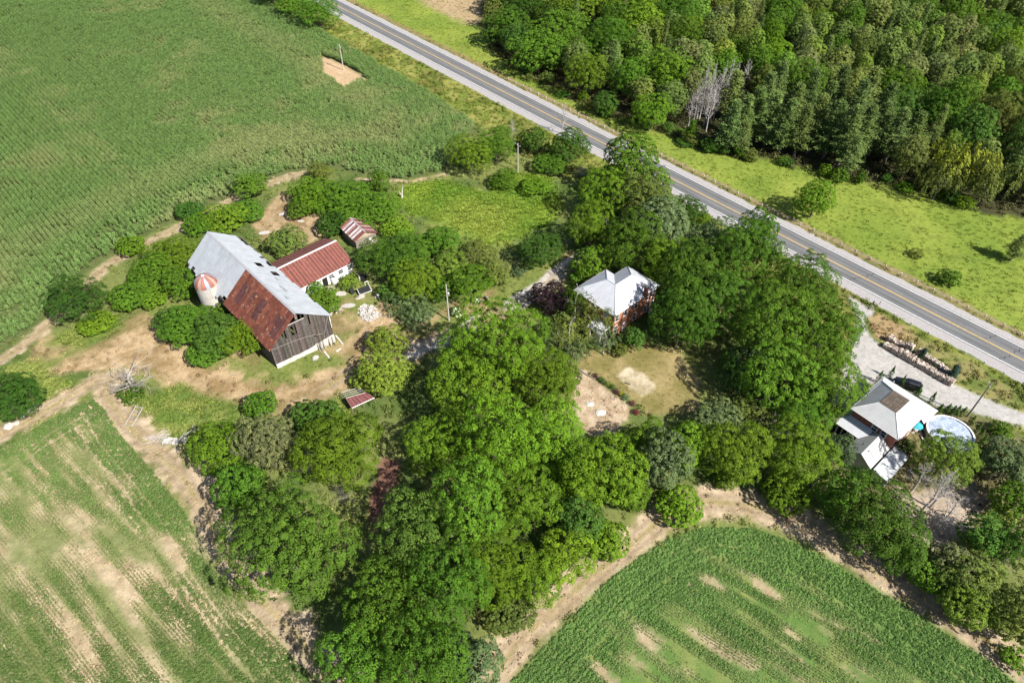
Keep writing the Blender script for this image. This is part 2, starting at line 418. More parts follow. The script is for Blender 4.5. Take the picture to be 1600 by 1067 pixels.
    lay('garden_plot', sdist(X, Y, PO['plot']), pl, 0.5, 0.4)
    lay('sand_patch', sdist(X, Y, PO['sand']), blend((0.30, 0.25, 0.155), (0.46, 0.395, 0.285), smooth(0.3, 0.7, n4)), 0.4, 0.45)
    lay('red_earth', sdist(X, Y, PO['red_earth']), blend((0.12, 0.05, 0.035), (0.20, 0.115, 0.085), n4), 0.6, 0.8)  # red soil, its colour darkened to include the shade of the trees
    # the neighbour
    lay('neighbour_yard', sdist(X, Y, PO['n_yard']), blend((0.08, 0.085, 0.035), (0.19, 0.16, 0.08), n2), 1.5, 1.5)
    lay('pen_ground', sdist(X, Y, PO['n_pen']), blend((0.26, 0.205, 0.155), (0.38, 0.31, 0.24), n2), 0.7, 0.5)
    lay('neighbour_yard', sdist(X, Y, PO['n_lawn']), blend((0.14, 0.17, 0.03), (0.22, 0.24, 0.06), n2), 0.7, 0.7, False)
    ng = blend((0.30, 0.285, 0.27), (0.38, 0.365, 0.35), n4)
    lay('gravel_drive', sdist(X, Y, PO['n_drive']), ng, 0.35, 0.25)
    nv = blend((0.10, 0.13, 0.03), (0.20, 0.18, 0.07), smooth(0.35, 0.65, n2))
    lay('drive_verge', sdist(X, Y, PO['n_verge']), nv, 0.6, 0.6)
    lay('drive_verge', sdist(X, Y, PO['n_verge_dry']), blend((0.22, 0.155, 0.08), (0.31, 0.23, 0.12), n2), 0.9, 1.0, False)
    return col, zid, names
def lift(X, Y):
    q = X * RN[0] + Y * RN[1]
    far = smooth(9, 20, np.abs(q - 135.0))
    return (fbm(X, Y, 7.0, 31, 3) - 0.5) * 0.22 * far + (fbm(X, Y, 1.3, 44, 2) - 0.5) * 0.10 * np.maximum(far, 0.3)

def build_ground():
    def axis(a, b, c, d, fine, mid, lo, hi, mid_lo=True):
        core = np.arange(b, c + 1e-6, fine)
        left = np.arange(a, b - 1e-6, mid); right = np.arange(c + mid, d + 1e-6, mid)
        def grow(s, e, sg):
            out = []; st = 6.0; x = s
            while (x - e) * sg < 0: x += st * sg; st *= 1.18; out.append(x)
            return np.array(out)
        return np.concatenate([grow(a, lo, -1)[::-1], left, core, right, grow(d, hi, 1)])
    xs = axis(-232, -110, 122, 250, 0.5, 1.0, -3000, 3000)
    ys = axis(28, 28, 180, 340, 0.5, 1.0, -1500, 4500)
    gx, gy = np.meshgrid(xs, ys); X = gx.ravel(); Y = gy.ravel()
    col, zid, names = zones(X, Y)
    Z = lift(X, Y)
    nx = len(xs); ny = len(ys)
    i = np.arange(ny - 1)[:, None] * nx + np.arange(nx - 1)[None]
    F = np.stack([i, i + 1, i + nx + 1, i + nx], -1).reshape(-1, 4)
    cen = (X[F].mean(1), Y[F].mean(1))
    fz = zid[F[:, 0]]
    V = np.stack([X, Y, Z], 1); C = np.concatenate([col, np.ones((len(col), 1))], 1)
    LBL = dict(rough_grass='rough weedy grass between the trees and farm buildings')
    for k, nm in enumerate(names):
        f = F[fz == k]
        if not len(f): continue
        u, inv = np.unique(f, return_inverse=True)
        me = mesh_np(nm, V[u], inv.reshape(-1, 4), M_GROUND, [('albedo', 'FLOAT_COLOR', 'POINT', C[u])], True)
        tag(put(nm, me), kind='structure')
    return names
ZN = build_ground()

# ------------------------------------------------------------------ the road
def road_strip(name, q0, q1, z, mat, s0=-330, s1=330, z1=None, rag=0):
    m = MB(); n = 500 if rag else 60; vs = []; z1 = z if z1 is None else z1
    for k in range(n + 1):
        s = s0 + (s1 - s0) * k / n
        for q, zz in ((q0, z), (q1, z1)):
            if rag and ((rag < 0) == (q == q0)): q = q + 0.9 * (float(fbm(np.array([s]), np.array([q]), 6.0, 91)[0]) - .5) + random.uniform(-.18, .18)
            p = RD * s + RN * q; vs.append((p[0], p[1], zz))
    m.add(vs, [(2 * k, 2 * k + 2, 2 * k + 3, 2 * k + 1) for k in range(n)])
    return tag(m.build(name, mat), kind='structure')
def mat_asphalt():
    t = NT('asphalt'); g = t.geo()
    dt = t.n('ShaderNodeVectorMath', operation='DOT_PRODUCT'); t.l(g, dt.inputs[0]); dt.inputs[1].default_value = (RN[0], RN[1], 0)
    da = t.n('ShaderNodeVectorMath', operation='DOT_PRODUCT'); t.l(g, da.inputs[0]); da.inputs[1].default_value = (RD[0], RD[1], 0)
    mr = t.n('ShaderNodeMapRange'); t.l(dt.outputs['Value'], mr.inputs[0])
    mr.inputs[1].default_value = R_NEAR - 0.4; mr.inputs[2].default_value = R_FAR + 0.4
    cmb = t.n('ShaderNodeCombineXYZ'); t.l(da.outputs['Value'], cmb.inputs[0])
    ml = t.n('ShaderNodeMath', operation='MULTIPLY'); t.l(dt.outputs['Value'], ml.inputs[0]); ml.inputs[1].default_value = 9; t.l(ml.outputs[0], cmb.inputs[1])
    n1 = t.noise(0.12, 5, 0.65, cmb.outputs[0])
    ad = t.n('ShaderNodeMath', operation='MULTIPLY_ADD'); t.l(n1, ad.inputs[0]); ad.inputs[1].default_value = 0.05; t.l(mr.outputs[0], ad.inputs[2])
    w = t.ramp(ad.outputs[0], [(0.03, (0.135, 0.136, 0.140)), (0.14, (0.175, 0.176, 0.178)), (0.24, (0.125, 0.127, 0.132)), (0.35, (0.185, 0.185, 0.186)), (0.46, (0.14, 0.14, 0.143)),
                   (0.55, (0.155, 0.148, 0.15)), (0.65, (0.178, 0.178, 0.18)), (0.76, (0.128, 0.129, 0.133)), (0.86, (0.175, 0.173, 0.176)), (0.97, (0.12, 0.121, 0.126))])
    v = t.ramp(n1, [(0.3, (0.64, 0.64, 0.64)), (0.7, (0.95, 0.95, 0.95))])
    c = t.mix(1.0, w, v, 'MULTIPLY')
    v2 = t.ramp(t.noise(3.0, 4, 0.7, g), [(0.3, (0.88,) * 3), (0.7, (1.12,) * 3)])
    return t.set(t.mix(1.0, c, v2, 'MULTIPLY'), 0.85, 0.3)
M_ASPH = mat_asphalt()
M_GRAV = mat_plain('shoulder_gravel', (0.31, 0.292, 0.288), 0.95, 0.1, var=0.16, scale=2.2, bump=0.4)
M_WHITE = mat_plain('white_road_paint', (0.72, 0.72, 0.71), 0.6, 0.3, var=0.18, scale=3)
M_YELL = mat_plain('yellow_road_paint', (0.60, 0.43, 0.15), 0.6, 0.3, var=0.15, scale=3)
M_TAR = mat_plain('tar_seal', (0.03, 0.03, 0.033), 0.6, 0.4)
road_strip('gravel_shoulder', R_NEAR - 3.2, R_NEAR - 0.2, -0.02, M_GRAV, z1=0.15, rag=-1)
road_strip('gravel_shoulder', R_FAR + 0.2, R_FAR + 2.8, 0.15, M_GRAV, z1=-0.02, rag=1)
road_strip('road', R_NEAR - 0.32, R_FAR + 0.32, 0.165, M_ASPH)
road_strip('edge_line', R_NEAR - 0.09, R_NEAR + 0.09, 0.172, M_WHITE)
road_strip('edge_line', R_FAR - 0.09, R_FAR + 0.09, 0.172, M_WHITE)
RC = 0.5 * (R_NEAR + R_FAR) - 0.03
road_strip('centre_line', RC - 0.20, RC - 0.08, 0.172, M_YELL)
road_strip('centre_line', RC + 0.08, RC + 0.20, 0.172, M_YELL)
for k, (px, py) in enumerate([(1355, 430), (1588, 545), (1335, 432), (1565, 558), (1545, 525)]):
    p = at(px, py)[:2]; s = float(p @ RD); q0, q1 = ((R_NEAR, RC - 0.4), (RC + 0.4, R_FAR))[int(p @ RN > RC)]
    m = MB(); vs = []
    for j in range(9):
        q = q0 + 0.2 + (q1 - q0 - 0.4) * j / 8; ss = s + 0.25 * math.sin(j * 1.7 + k) + 0.12 * j
        for w in (-0.07, 0.07):
            a = RD * (ss + w) + RN * q; vs.append((a[0], a[1], 0.172))
    m.add(vs, [(2 * j, 2 * j + 1, 2 * j + 3, 2 * j + 2) for j in range(8)])
    tag(m.build('crack_seal', M_TAR), kind='structure')

# ------------------------------------------------------------------ ground cover: plants nobody could count
PLANTS = bpy.data.collections.new('ground_cover_plants')
def blades_mesh(name, rng, n, height, spread, width, lean=0.6, curve=True):
    V = []; F = []; L = []
    for k in range(n):
        a = rng.uniform(0, 2 * math.pi); r = spread * math.sqrt(rng.uniform())
        bx, by = r * math.cos(a), r * math.sin(a); a2 = a + rng.normal(0, 0.7)
        h = height * rng.uniform(0.55, 1.1); ln = lean * rng.uniform(0.3, 1.2) * h; w = width * rng.uniform(0.7, 1.3)
        dx, dy = math.cos(a2), math.sin(a2); tx, ty = -dy * w / 2, dx * w / 2; b = len(V)
        V += [(bx - tx, by - ty, 0), (bx + tx, by + ty, 0), (bx + dx * ln * .35 + tx, by + dy * ln * .35 + ty, h * .62), (bx + dx * ln * .35 - tx, by + dy * ln * .35 - ty, h * .62),
              (bx + dx * ln + tx * .25, by + dy * ln + ty * .25, h * .92), (bx + dx * ln - tx * .25, by + dy * ln - ty * .25, h * .92)]
        F += [(b, b + 1, b + 2, b + 3), (b + 3, b + 2, b + 4, b + 5)]; c = rng.uniform(); L += [c, min(1, c + .15)]
    return mesh_np(name, V, F, M_TUFT, [('lv', 'FLOAT', 'FACE', L)])
def leafy_mesh(name, rng, n, height, spread, size):
    V = []; F = []; L = []
    for k in range(n):
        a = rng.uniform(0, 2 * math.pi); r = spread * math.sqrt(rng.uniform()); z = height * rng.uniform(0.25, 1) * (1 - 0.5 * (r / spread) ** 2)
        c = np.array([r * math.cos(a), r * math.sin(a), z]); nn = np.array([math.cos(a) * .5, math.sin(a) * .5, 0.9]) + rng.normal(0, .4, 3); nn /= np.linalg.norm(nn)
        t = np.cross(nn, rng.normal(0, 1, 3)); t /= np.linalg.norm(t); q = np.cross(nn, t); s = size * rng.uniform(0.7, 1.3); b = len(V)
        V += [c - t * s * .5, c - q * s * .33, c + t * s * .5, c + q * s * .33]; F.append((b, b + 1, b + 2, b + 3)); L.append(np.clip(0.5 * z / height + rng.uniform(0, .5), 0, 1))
    return mesh_np(name, V, F, M_TUFT, [('lv', 'FLOAT', 'FACE', L)])
def corn_mesh(name, rng, n=5):
    V = []; F = []; L = []
    for p in range(n):
        x0 = (p / n - 0.4) * 0.62; y0 = rng.normal(0, .05); hp = rng.uniform(1.75, 2.15)
        for k in range(7):
            z = hp * (0.38 + 0.62 * k / 7); a = (k % 2) * math.pi + rng.normal(0, .55) + math.pi / 2; l = rng.uniform(.45, .75) * (1.1 - .5 * k / 7); w = rng.uniform(.06, .1)
            d = np.array([math.cos(a), math.sin(a)]); t = np.array([-d[1], d[0]]) * w; b = len(V); o = np.array([x0, y0])
            for s, zz, ww in ((0.02, 0, .7), (.5, .25, 1.0), (1.0, -.05, .2)):
                e = o + d * l * s
                V += [(*(e - t * ww), z + zz * l * 1.2), (*(e + t * ww), z + zz * l * 1.2)]
            F += [(b, b + 1, b + 3, b + 2), (b + 2, b + 3, b + 5, b + 4)]; c = np.clip(rng.uniform(0, .7) + .3 * k / 7, 0, 1); L += [c, c]
    return mesh_np(name, V, F, M_TUFT, [('lv', 'FLOAT', 'FACE', L)])
def scatter(name, P, rot, scl, tint, meshes, label, cat):
    """sows the plants at points P: one object that nobody could count"""
    col = bpy.data.collections.new(name + '_plants')
    for m in meshes:
        col.objects.link(bpy.data.objects.new(m.name, m))
    N = len(P); P = np.asarray(P, np.float32)
    me = bpy.data.meshes.new(name); me.vertices.add(N); me.vertices.foreach_set('co', P.ravel())
    for an, typ, key, data in (('rot', 'FLOAT', 'value', rot), ('scl', 'FLOAT', 'value', scl), ('tint', 'FLOAT_COLOR', 'color', np.concatenate([tint, np.ones((N, 1))], 1))):
        a = me.attributes.new(an, typ, 'POINT'); a.data.foreach_set(key, np.asarray(data, np.float32).ravel())
    o = put(name, me); tag(o, label, cat, kind='stuff')
    ng = bpy.data.node_groups.new(name, 'GeometryNodeTree')
    ng.interface.new_socket('Geometry', in_out='INPUT', socket_type='NodeSocketGeometry'); ng.interface.new_socket('Geometry', in_out='OUTPUT', socket_type='NodeSocketGeometry')
    gi = ng.nodes.new('NodeGroupInput'); go = ng.nodes.new('NodeGroupOutput')
    ip = ng.nodes.new('GeometryNodeInstanceOnPoints'); ci = ng.nodes.new('GeometryNodeCollectionInfo')
    ci.inputs[0].default_value = col; ci.inputs['Separate Children'].default_value = True; ci.inputs['Reset Children'].default_value = True
    ip.inputs['Pick Instance'].default_value = True
    a1 = ng.nodes.new('GeometryNodeInputNamedAttribute'); a1.data_type = 'FLOAT'; a1.inputs[0].default_value = 'rot'
    a2 = ng.nodes.new('GeometryNodeInputNamedAttribute'); a2.data_type = 'FLOAT'; a2.inputs[0].default_value = 'scl'
    cx = ng.nodes.new('ShaderNodeCombineXYZ'); er = ng.nodes.new('FunctionNodeEulerToRotation')
    L = ng.links.new
    L(a1.outputs[0], cx.inputs[2]); L(cx.outputs[0], er.inputs[0]); L(er.outputs[0], ip.inputs['Rotation']); L(a2.outputs[0], ip.inputs['Scale'])
    L(gi.outputs[0], ip.inputs['Points']); L(ci.outputs[0], ip.inputs['Instance']); L(ip.outputs[0], go.inputs[0])
    md = o.modifiers.new('sown', 'NODES'); md.node_group = ng
    return o
def in_view(X, Y, m=3.0):
    zc = Y * _c + H * _s; v = _f * (-Y * _s + H * _c) / zc; u = _f * X / zc; k = m / mpp_arr(v)
    return (np.abs(u) < 800 + k) & (v < 533.5 + k) & (v > -533.5 - 2 * k)
def mpp_arr(v): return H / (_f * _s + v * _c)

rg = np.random.default_rng(11)
ROAD_Q = lambda X, Y: X * RN[0] + Y * RN[1]
# corn: rows along the road, a headland following the field's edge
def sow_corn():
    P = PO['corn']; ax = np.array([0.69, -0.724]); ay = np.array([0.724, 0.69])
    s = np.arange(-420, 200, 0.62); t = np.arange(-160, 260, 1.1)
    S, T = np.meshgrid(s, t); S = S.ravel() + rg.normal(0, .06, S.size); T = T.ravel() + rg.normal(0, .05, T.size)
    X = ax[0] * S + ay[0] * T; Y = ax[1] * S + ay[1] * T
    k = in_view(X, Y, 5) & (ROAD_Q(X, Y) < R_NEAR - 7); X = X[k]; Y = Y[k]
    d = sdist(X, Y, P); dc = sdist(X, Y, PO['corn_clearing']); edge = np.minimum(d, -dc)
    ed2 = np.where(d < -50, 99, d)
    keep = (d > -50) & (ed2 > 0.5) & (dc < -0.3) & (rg.uniform(size=len(X)) < 0.95)
    X = X[keep]; Y = Y[keep]; d = d[keep]
    n1 = fbm(X, Y, 16, 51); n2 = fbm(X, Y, 5, 77)
    pale = smooth(0.5, 0.72, n1 * 0.65 + n2 * 0.35) + 0.55 * smooth(9, 18, d) * smooth(30, 20, d)
    head = (d < 11) & (d > 0) & (Y < 175)
    rot = np.full(len(X), math.atan2(ax[1], ax[0])); rot[head] = rg.uniform(0, 6.28, head.sum())
    kk = ~head | (((d / 1.1) % 1) < .55); X = X[kk]; Y = Y[kk]; d = d[kk]; pale = pale[kk]; head = head[kk]; rot = rot[kk]; n2 = n2[kk]
    X = X + np.where(head, rg.normal(0, .1, len(X)), 0); Y = Y + np.where(head, rg.normal(0, .1, len(X)), 0)
    tint = np.array([0.155, 0.25, 0.076])[None] * (1 - pale[:, None].clip(0, 1)) + np.array([0.245, 0.295, 0.115])[None] * pale[:, None].clip(0, 1)
    tint = tint * rg.uniform(0.8, 1.2, (len(X), 1))
    # wild grasses along the far side of the field
    scl = rg.uniform(0.8, 1.1, len(X)) * (1 - 0.35 * smooth(0.6, 0.8, n2))
    scatter('corn_plants', np.stack([X, Y, lift(X, Y)], 1), rot + rg.normal(0, .12, len(X)), scl, tint,
            [corn_mesh('corn_row', np.random.default_rng(k), 5) for k in range(5)], 'tall green corn standing in close rows in the big field', 'corn')
sow_corn()
def sow_beans(name, P, ax, sp, label, seed, bare, dark, pale, hl=7.5):
    ay = np.array([-ax[1], ax[0]]); lo = P.min(0); hi = P.max(0); c = (lo + hi) / 2
    s = np.arange(-110, 110, 0.19); t = np.arange(-110, 110, sp)
    S, T = np.meshgrid(s, t); S = S.ravel() + rg.normal(0, .05, S.size); T = T.ravel() + rg.normal(0, .03, T.size)
    X = c[0] + ax[0] * S + ay[0] * T; Y = c[1] + ax[1] * S + ay[1] * T
    k = in_view(X, Y, 1.5); X = X[k]; Y = Y[k]; S = S[k]; T = T[k]
    d = sdist(X, Y, P)
    k = d > hl; X = X[k]; Y = Y[k]; S = S[k]; T = T[k]; d = d[k]
    # headland: rows that follow the edge of the field
    n = int((hi[0] - lo[0]) * (hi[1] - lo[1]) * 26); hx = rg.uniform(lo[0], hi[0], n); hy = rg.uniform(lo[1], hi[1], n)
    k = in_view(hx, hy, 1.5); hx = hx[k]; hy = hy[k]; hd = sdist(hx, hy, P)
    k = (hd > .2) & (hd <= hl) & (((hd / .72) % 1) < .76) & ((hd < 3.2) | (hd > 3.55)) & ((hd < 5.1) | (hd > 5.45)); hx = hx[k]; hy = hy[k]; hd = hd[k]
    X = np.concatenate([X, hx]); Y = np.concatenate([Y, hy]); d = np.concatenate([d, hd])
    hx = hx - c[0]; hy = hy - c[1]; S = np.concatenate([S, hx * ax[0] + hy * ax[1]]); T = np.concatenate([T, hx * ay[0] + hy * ay[1]])
    # thin germination runs in streaks along the rows
    st = 0.40 * noise(S / 7.5, T / 0.9, 1.0, seed) + 0.33 * fbm(S / 2.4, T, 5.0, seed + 5) + 0.27 * fbm(X, Y, 14, seed + 9)
    thr = bare(X, Y, d)
    keep = (d > 0.2) & (st + rg.uniform(-.05, .05, len(X)) > thr)
    X = X[keep]; Y = Y[keep]; st = st[keep]; thr = thr[keep]; d = d[keep]
    g = smooth(0.0, 0.28, st - thr); n = fbm(X, Y, 4, seed + 30)
    tint = np.array(pale)[None] * (1 - g[:, None]) + np.array(dark)[None] * g[:, None]
    tint = tint * (0.75 + 0.5 * n[:, None]) * rg.uniform(.85, 1.15, (len(X), 1))
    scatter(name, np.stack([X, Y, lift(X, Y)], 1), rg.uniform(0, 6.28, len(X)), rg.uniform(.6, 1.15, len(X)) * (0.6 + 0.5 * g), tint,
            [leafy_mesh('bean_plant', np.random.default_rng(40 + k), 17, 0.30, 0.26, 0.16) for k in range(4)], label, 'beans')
def bare_w(X, Y, d):
    a = at(130, 830)[:2]; b = at(230, 890)[:2]
    r = np.exp(-(((X - a[0]) ** 2 + (Y - a[1]) ** 2) / 70)) + 0.8 * np.exp(-(((X - b[0]) ** 2 + (Y - b[1]) ** 2) / 60))
    return 0.33 + 0.13 * r - 0.2 * smooth(6, 1, d) * (Y > 55)
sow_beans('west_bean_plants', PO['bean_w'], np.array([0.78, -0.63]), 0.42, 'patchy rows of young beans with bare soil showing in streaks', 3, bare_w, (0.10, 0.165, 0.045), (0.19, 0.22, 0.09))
def bare_e(X, Y, d):
    r = 0
    for (px, py, rr) in BARE_E:
        p = at(px, py)[:2]; u = (X - p[0]) * .8 - (Y - p[1]) * .6; v = (X - p[0]) * .6 + (Y - p[1]) * .8; r = r + np.exp(-(u * u / (rr * .7) + v * v / (rr * .08)))
    return 0.385 + 0.25 * np.clip(r, 0, 1.2) - 0.3 * smooth(14, 2, d)
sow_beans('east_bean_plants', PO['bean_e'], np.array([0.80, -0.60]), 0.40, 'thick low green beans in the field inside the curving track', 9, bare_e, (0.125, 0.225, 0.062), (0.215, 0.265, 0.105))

def sow(name, zn, dens, meshes, label, cat, scl=(0.7, 1.3), gain=1.15, keepf=None, box=(-215, 215, 30, 330)):
    n = int((box[1] - box[0]) * (box[3] - box[2]) * dens)
    X = rg.uniform(box[0], box[1], n); Y = rg.uniform(box[2], box[3], n)
    k = in_view(X, Y, 2); X = X[k]; Y = Y[k]
    q = ROAD_Q(X, Y); k = (q < R_NEAR - 3.3) | (q > R_FAR + 2.7); X = X[k]; Y = Y[k]
    col, zid, names = zones(X, Y)
    ok = np.isin(zid, [names.index(z) for z in zn if z in names])
    if keepf is not None: ok &= keepf(X, Y, zid, names)
    X = X[ok]; Y = Y[ok]; col = col[ok]
    tint = col * gain * rg.uniform(.75, 1.25, (len(X), 1))
    s = rg.uniform(*scl, len(X)) * (0.6 + 0.9 * fbm(X, Y, 4, 66))
    return scatter(name, np.stack([X, Y, lift(X, Y)], 1), rg.uniform(0, 6.28, len(X)), s, tint, meshes, label, cat)
GRASS = [blades_mesh('grass_tuft', np.random.default_rng(60 + k), 16, 0.22, 0.36, 0.09) for k in range(4)]
WEED = [leafy_mesh('weed_clump', np.random.default_rng(80 + k), 40, 0.8, 0.55, 0.26) for k in range(4)]
sow('meadow_grass', ['meadow', 'hay_ground'], 0.7, GRASS, 'long yellow green grass in the meadow beyond the road', 'grass', (0.6, 1.1), 1.25)
sow('paddock_grass', ['paddock', 'yard_grass_patch'], 4.0, GRASS, 'bright tall grass in the small paddock and the green patches of the yard', 'grass', (0.8, 1.5), 1.12, box=(-112, 40, 70, 180))
sow('verge_weeds', ['roadside_verge', 'drive_verge'], 0.9, WEED + GRASS, 'mixed weeds along the road banks', 'weeds', (0.6, 1.2))
sow('rough_weeds', ['rough_grass', 'neighbour_yard'], 0.8, WEED + GRASS, 'rank weeds and grass round the trees and sheds', 'weeds', (0.5, 1.1), 1.45)
STONES = []
for k in range(4):
    r_ = np.random.default_rng(900 + k); V_ = []; F_ = []
    for i in range(3):
        c = r_.uniform(-.3, .3, 3) * [1, 1, 0]; s_ = r_.uniform(.05, .12); b = len(V_)
        V_ += [c + s_ * np.array(p) * r_.uniform(.7, 1.3, 3) for p in ((-1, -1, 0), (1, -1, 0), (1, 1, 0), (-1, 1, 0), (-.6, -.6, .8), (.6, -.6, .8), (.6, .6, .8), (-.6, .6, .8))]
        F_ += [(b + 4, b + 5, b + 6, b + 7), (b, b + 1, b + 5, b + 4), (b + 1, b + 2, b + 6, b + 5), (b + 2, b + 3, b + 7, b + 6), (b + 3, b, b + 4, b + 7)]
    STONES.append(mesh_np('pebbles', V_, F_, M_TUFT, [('lv', 'FLOAT', 'FACE', r_.uniform(.3, 1, len(F_)))]))
sow('pebbles', ['dirt_track', 'farmyard', 'farm_lane', 'garden_plot', 'pen_ground', 'west_bean_field'], .5, STONES, 'loose stones and clods on the bare tracks', 'stones', (.6, 1.4), 1.1, box=(-110, 110, 32, 185))
sow('track_weeds', ['dirt_track', 'pen_ground', 'garden_plot'], .45, GRASS + WEED[:1], 'scattered weeds on the bare tracks', 'weeds', (.3, .7), 1.1, box=(-110, 110, 32, 185))
def green_only(X, Y, zid, names):
    c, _, _ = zones(X, Y); return (c[:, 1] > c[:, 0] * 0.93) | (rg.uniform(size=len(X)) < 0.25)
sow('yard_grass', ['farmyard', 'back_lawn', 'farm_lane'], 2.2, GRASS, 'short dry grass scattered over the farmyard and lawn', 'grass', (0.3, 0.6), 1.1, green_only, box=(-110, 45, 60, 180))
sow('yard_weeds', ['farmyard', 'farm_lane'], .16, WEED, 'scattered green weeds in the farmyard', 'weeds', (.4, .9), 1.0, lambda X, Y, zid, names: fbm(X, Y, 6, 71) > .46, box=(-110, 45, 60, 180))
sow('undergrowth', ['forest_floor'], 0.35, WEED, 'low undergrowth on the floor of the woodland', 'undergrowth', (0.8, 2.2), 1.3, box=(-10, 215, 100, 330))

# ================================================================== TREES
def leaf_arrays(C, N, T, size, asp, rng):
    """one bent diamond leaf spray per centre"""
    k = len(C); T = T - N * (T * N).sum(1)[:, None]; T /= np.linalg.norm(T, axis=1)[:, None] + 1e-9
    B = np.cross(N, T); s = (size * rng.uniform(.7, 1.3, k))[:, None]
    V = np.stack([C - T * s * .5, C - B * s * asp * .5 - N * s * .10, C + T * s * .5, C + B * s * asp * .5 - N * s * .10], 1).reshape(-1, 3)
    F = np.arange(4 * k).reshape(-1, 4)
    return V, F
def unit(v): return v / (np.linalg.norm(v, axis=-1, keepdims=True) + 1e-9)
def shell(rng, R, h0, h1, nl, cr, lobe=(.26, .42), inner=.10, sq=1.0, gap=1.22):
    """centres and directions of the leaf clumps: on the outside of a bundle of boughs of unequal reach"""
    Rv = (h1 - h0) / 2; zc = (h0 + h1) / 2
    ph = rng.uniform(0, 6.28, 4); L = []
    for k in range(nl):
        z = 1 - 1.65 * (k + .5) / nl; a = k * 2.399 + rng.uniform(-.6, .6); w = math.sqrt(max(0, 1 - z * z))
        big = 1 + .13 * math.sin(2 * a + ph[0]) + .12 * math.sin(3 * a + ph[1] + 2 * z) + .10 * math.sin(5 * a + ph[2] - 3 * z)
        f = rng.uniform(.50, .88) * big; r = rng.uniform(*lobe)
        f = min(f, 1.12 - r)
        L.append((np.array([w * math.cos(a) * f, w * math.sin(a) * f, z * f * sq]), r))
    L.append((np.array([0, 0, -.05]), .40))
    pts = []; nrm = []
    for c, r in L:
        m = int(r * r * R * Rv / (cr * cr) * 30) + 8
        d = unit(rng.normal(size=(m, 3))); p = c + d * r * rng.uniform(.82, 1.10, (m, 1))
        ok = np.ones(m, bool)
        for c2, r2 in L:
            if c2 is not c: ok &= np.linalg.norm(p - c2, axis=1) > r2 * .93
        pts.append(p[ok]); nrm.append(unit(d[ok] + .6 * c / (np.linalg.norm(c) + .2)))
    P = np.concatenate(pts); Nn = np.concatenate(nrm)
    P = P * np.array([R, R, Rv]) + np.array([0, 0, zc]); Nn = unit(Nn / np.array([R, R, Rv]))
    o = rng.permutation(len(P)); P = P[o]; Nn = Nn[o]
    keep = []
    for i in range(len(P)):
        if P[i, 2] < h0 + .05 * Rv: continue
        if Nn[i, 2] < -.5 and rng.uniform() < .75: continue
        if len(keep) == 0 or ((P[i] - P[keep]) ** 2).sum(1).min() > (cr * gap) ** 2: keep.append(i)
    P = P[keep]; Nn = Nn[keep]
    ni = int(len(P) * inner); q = unit(rng.normal(size=(ni, 3))) * rng.uniform(.2, .6, (ni, 1)) * np.array([R, R, Rv]) + np.array([0, 0, zc])
    return np.concatenate([P, q]), np.concatenate([Nn, unit(rng.normal(size=(ni, 3)) + [0, 0, .6])])
def broad_crown(name, seed, R, h0, h1, nl, cr, per, size, asp, rosette=.8, dome=.45, up=.75, **kw):
    rng = np.random.default_rng(seed)
    P, Nn = shell(rng, R, h0, h1, nl, cr, **kw)
    ax = unit(Nn + np.array([0, 0, up]) + rng.normal(0, .18, Nn.shape))
    cs = rng.uniform(.6, 1.05, len(P)); cv = rng.uniform(0, 1, len(P))
    idx = np.repeat(np.arange(len(P)), per); k = len(idx); A = ax[idx]
    t1 = unit(np.cross(A, rng.normal(size=(k, 3)))); rr = np.sqrt(rng.uniform(0, 1, k)) * cs[idx] * cr
    d = dome * cr * (1 - (rr / (cr * 1.2)) ** 2) + rng.normal(0, .10 * cr, k)
    C = P[idx] + t1 * rr[:, None] + A * d[:, None]
    N = unit(A * .9 + t1 * (rr / cr)[:, None] * .8 + rng.normal(0, .30, (k, 3)))
    T = t1 * rosette + rng.normal(0, .5, (k, 3))
    V, F = leaf_arrays(C, N, T, size, asp, rng)
    lv = np.clip(.20 + .28 * rng.uniform(size=k) + .40 * cv[idx] + rng.normal(0, .06, k), 0, 1)
    return mesh_np(name, V, F, M_LEAF, [('lv', 'FLOAT', 'FACE', lv)])
def droop_crown(name, seed, R, h0, h1, nl, cr, per, size):
    rng = np.random.default_rng(seed); P, Nn = shell(rng, R, h0 + .25 * (h1 - h0), h1, nl, cr)
    idx = np.repeat(np.arange(len(P)), per); k = len(idx); ln = rng.uniform(.8, 2.6, len(P)) * (h1 - h0) / 8
    s = rng.uniform(0, 1, k); out = unit(Nn * [1, 1, .1])
    C = P[idx] + out[idx] * (.55 * np.sqrt(s))[:, None] * cr - np.array([0, 0, 1.0]) * (s ** 1.3 * ln[idx])[:, None] + rng.normal(0, .16, (k, 3))
    C[:, 2] = np.maximum(C[:, 2], .1)
    N = unit(out[idx] + [0, 0, .7] + rng.normal(0, .5, (k, 3))); T = np.array([0, 0, -1.0]) + out[idx] * .4 + rng.normal(0, .3, (k, 3))
    V, F = leaf_arrays(C, N, T, size, .32, rng); lv = np.clip(.7 - .45 * s + rng.normal(0, .15, k), 0, 1)
    return mesh_np(name, V, F, M_LEAF, [('lv', 'FLOAT', 'FACE', lv)])
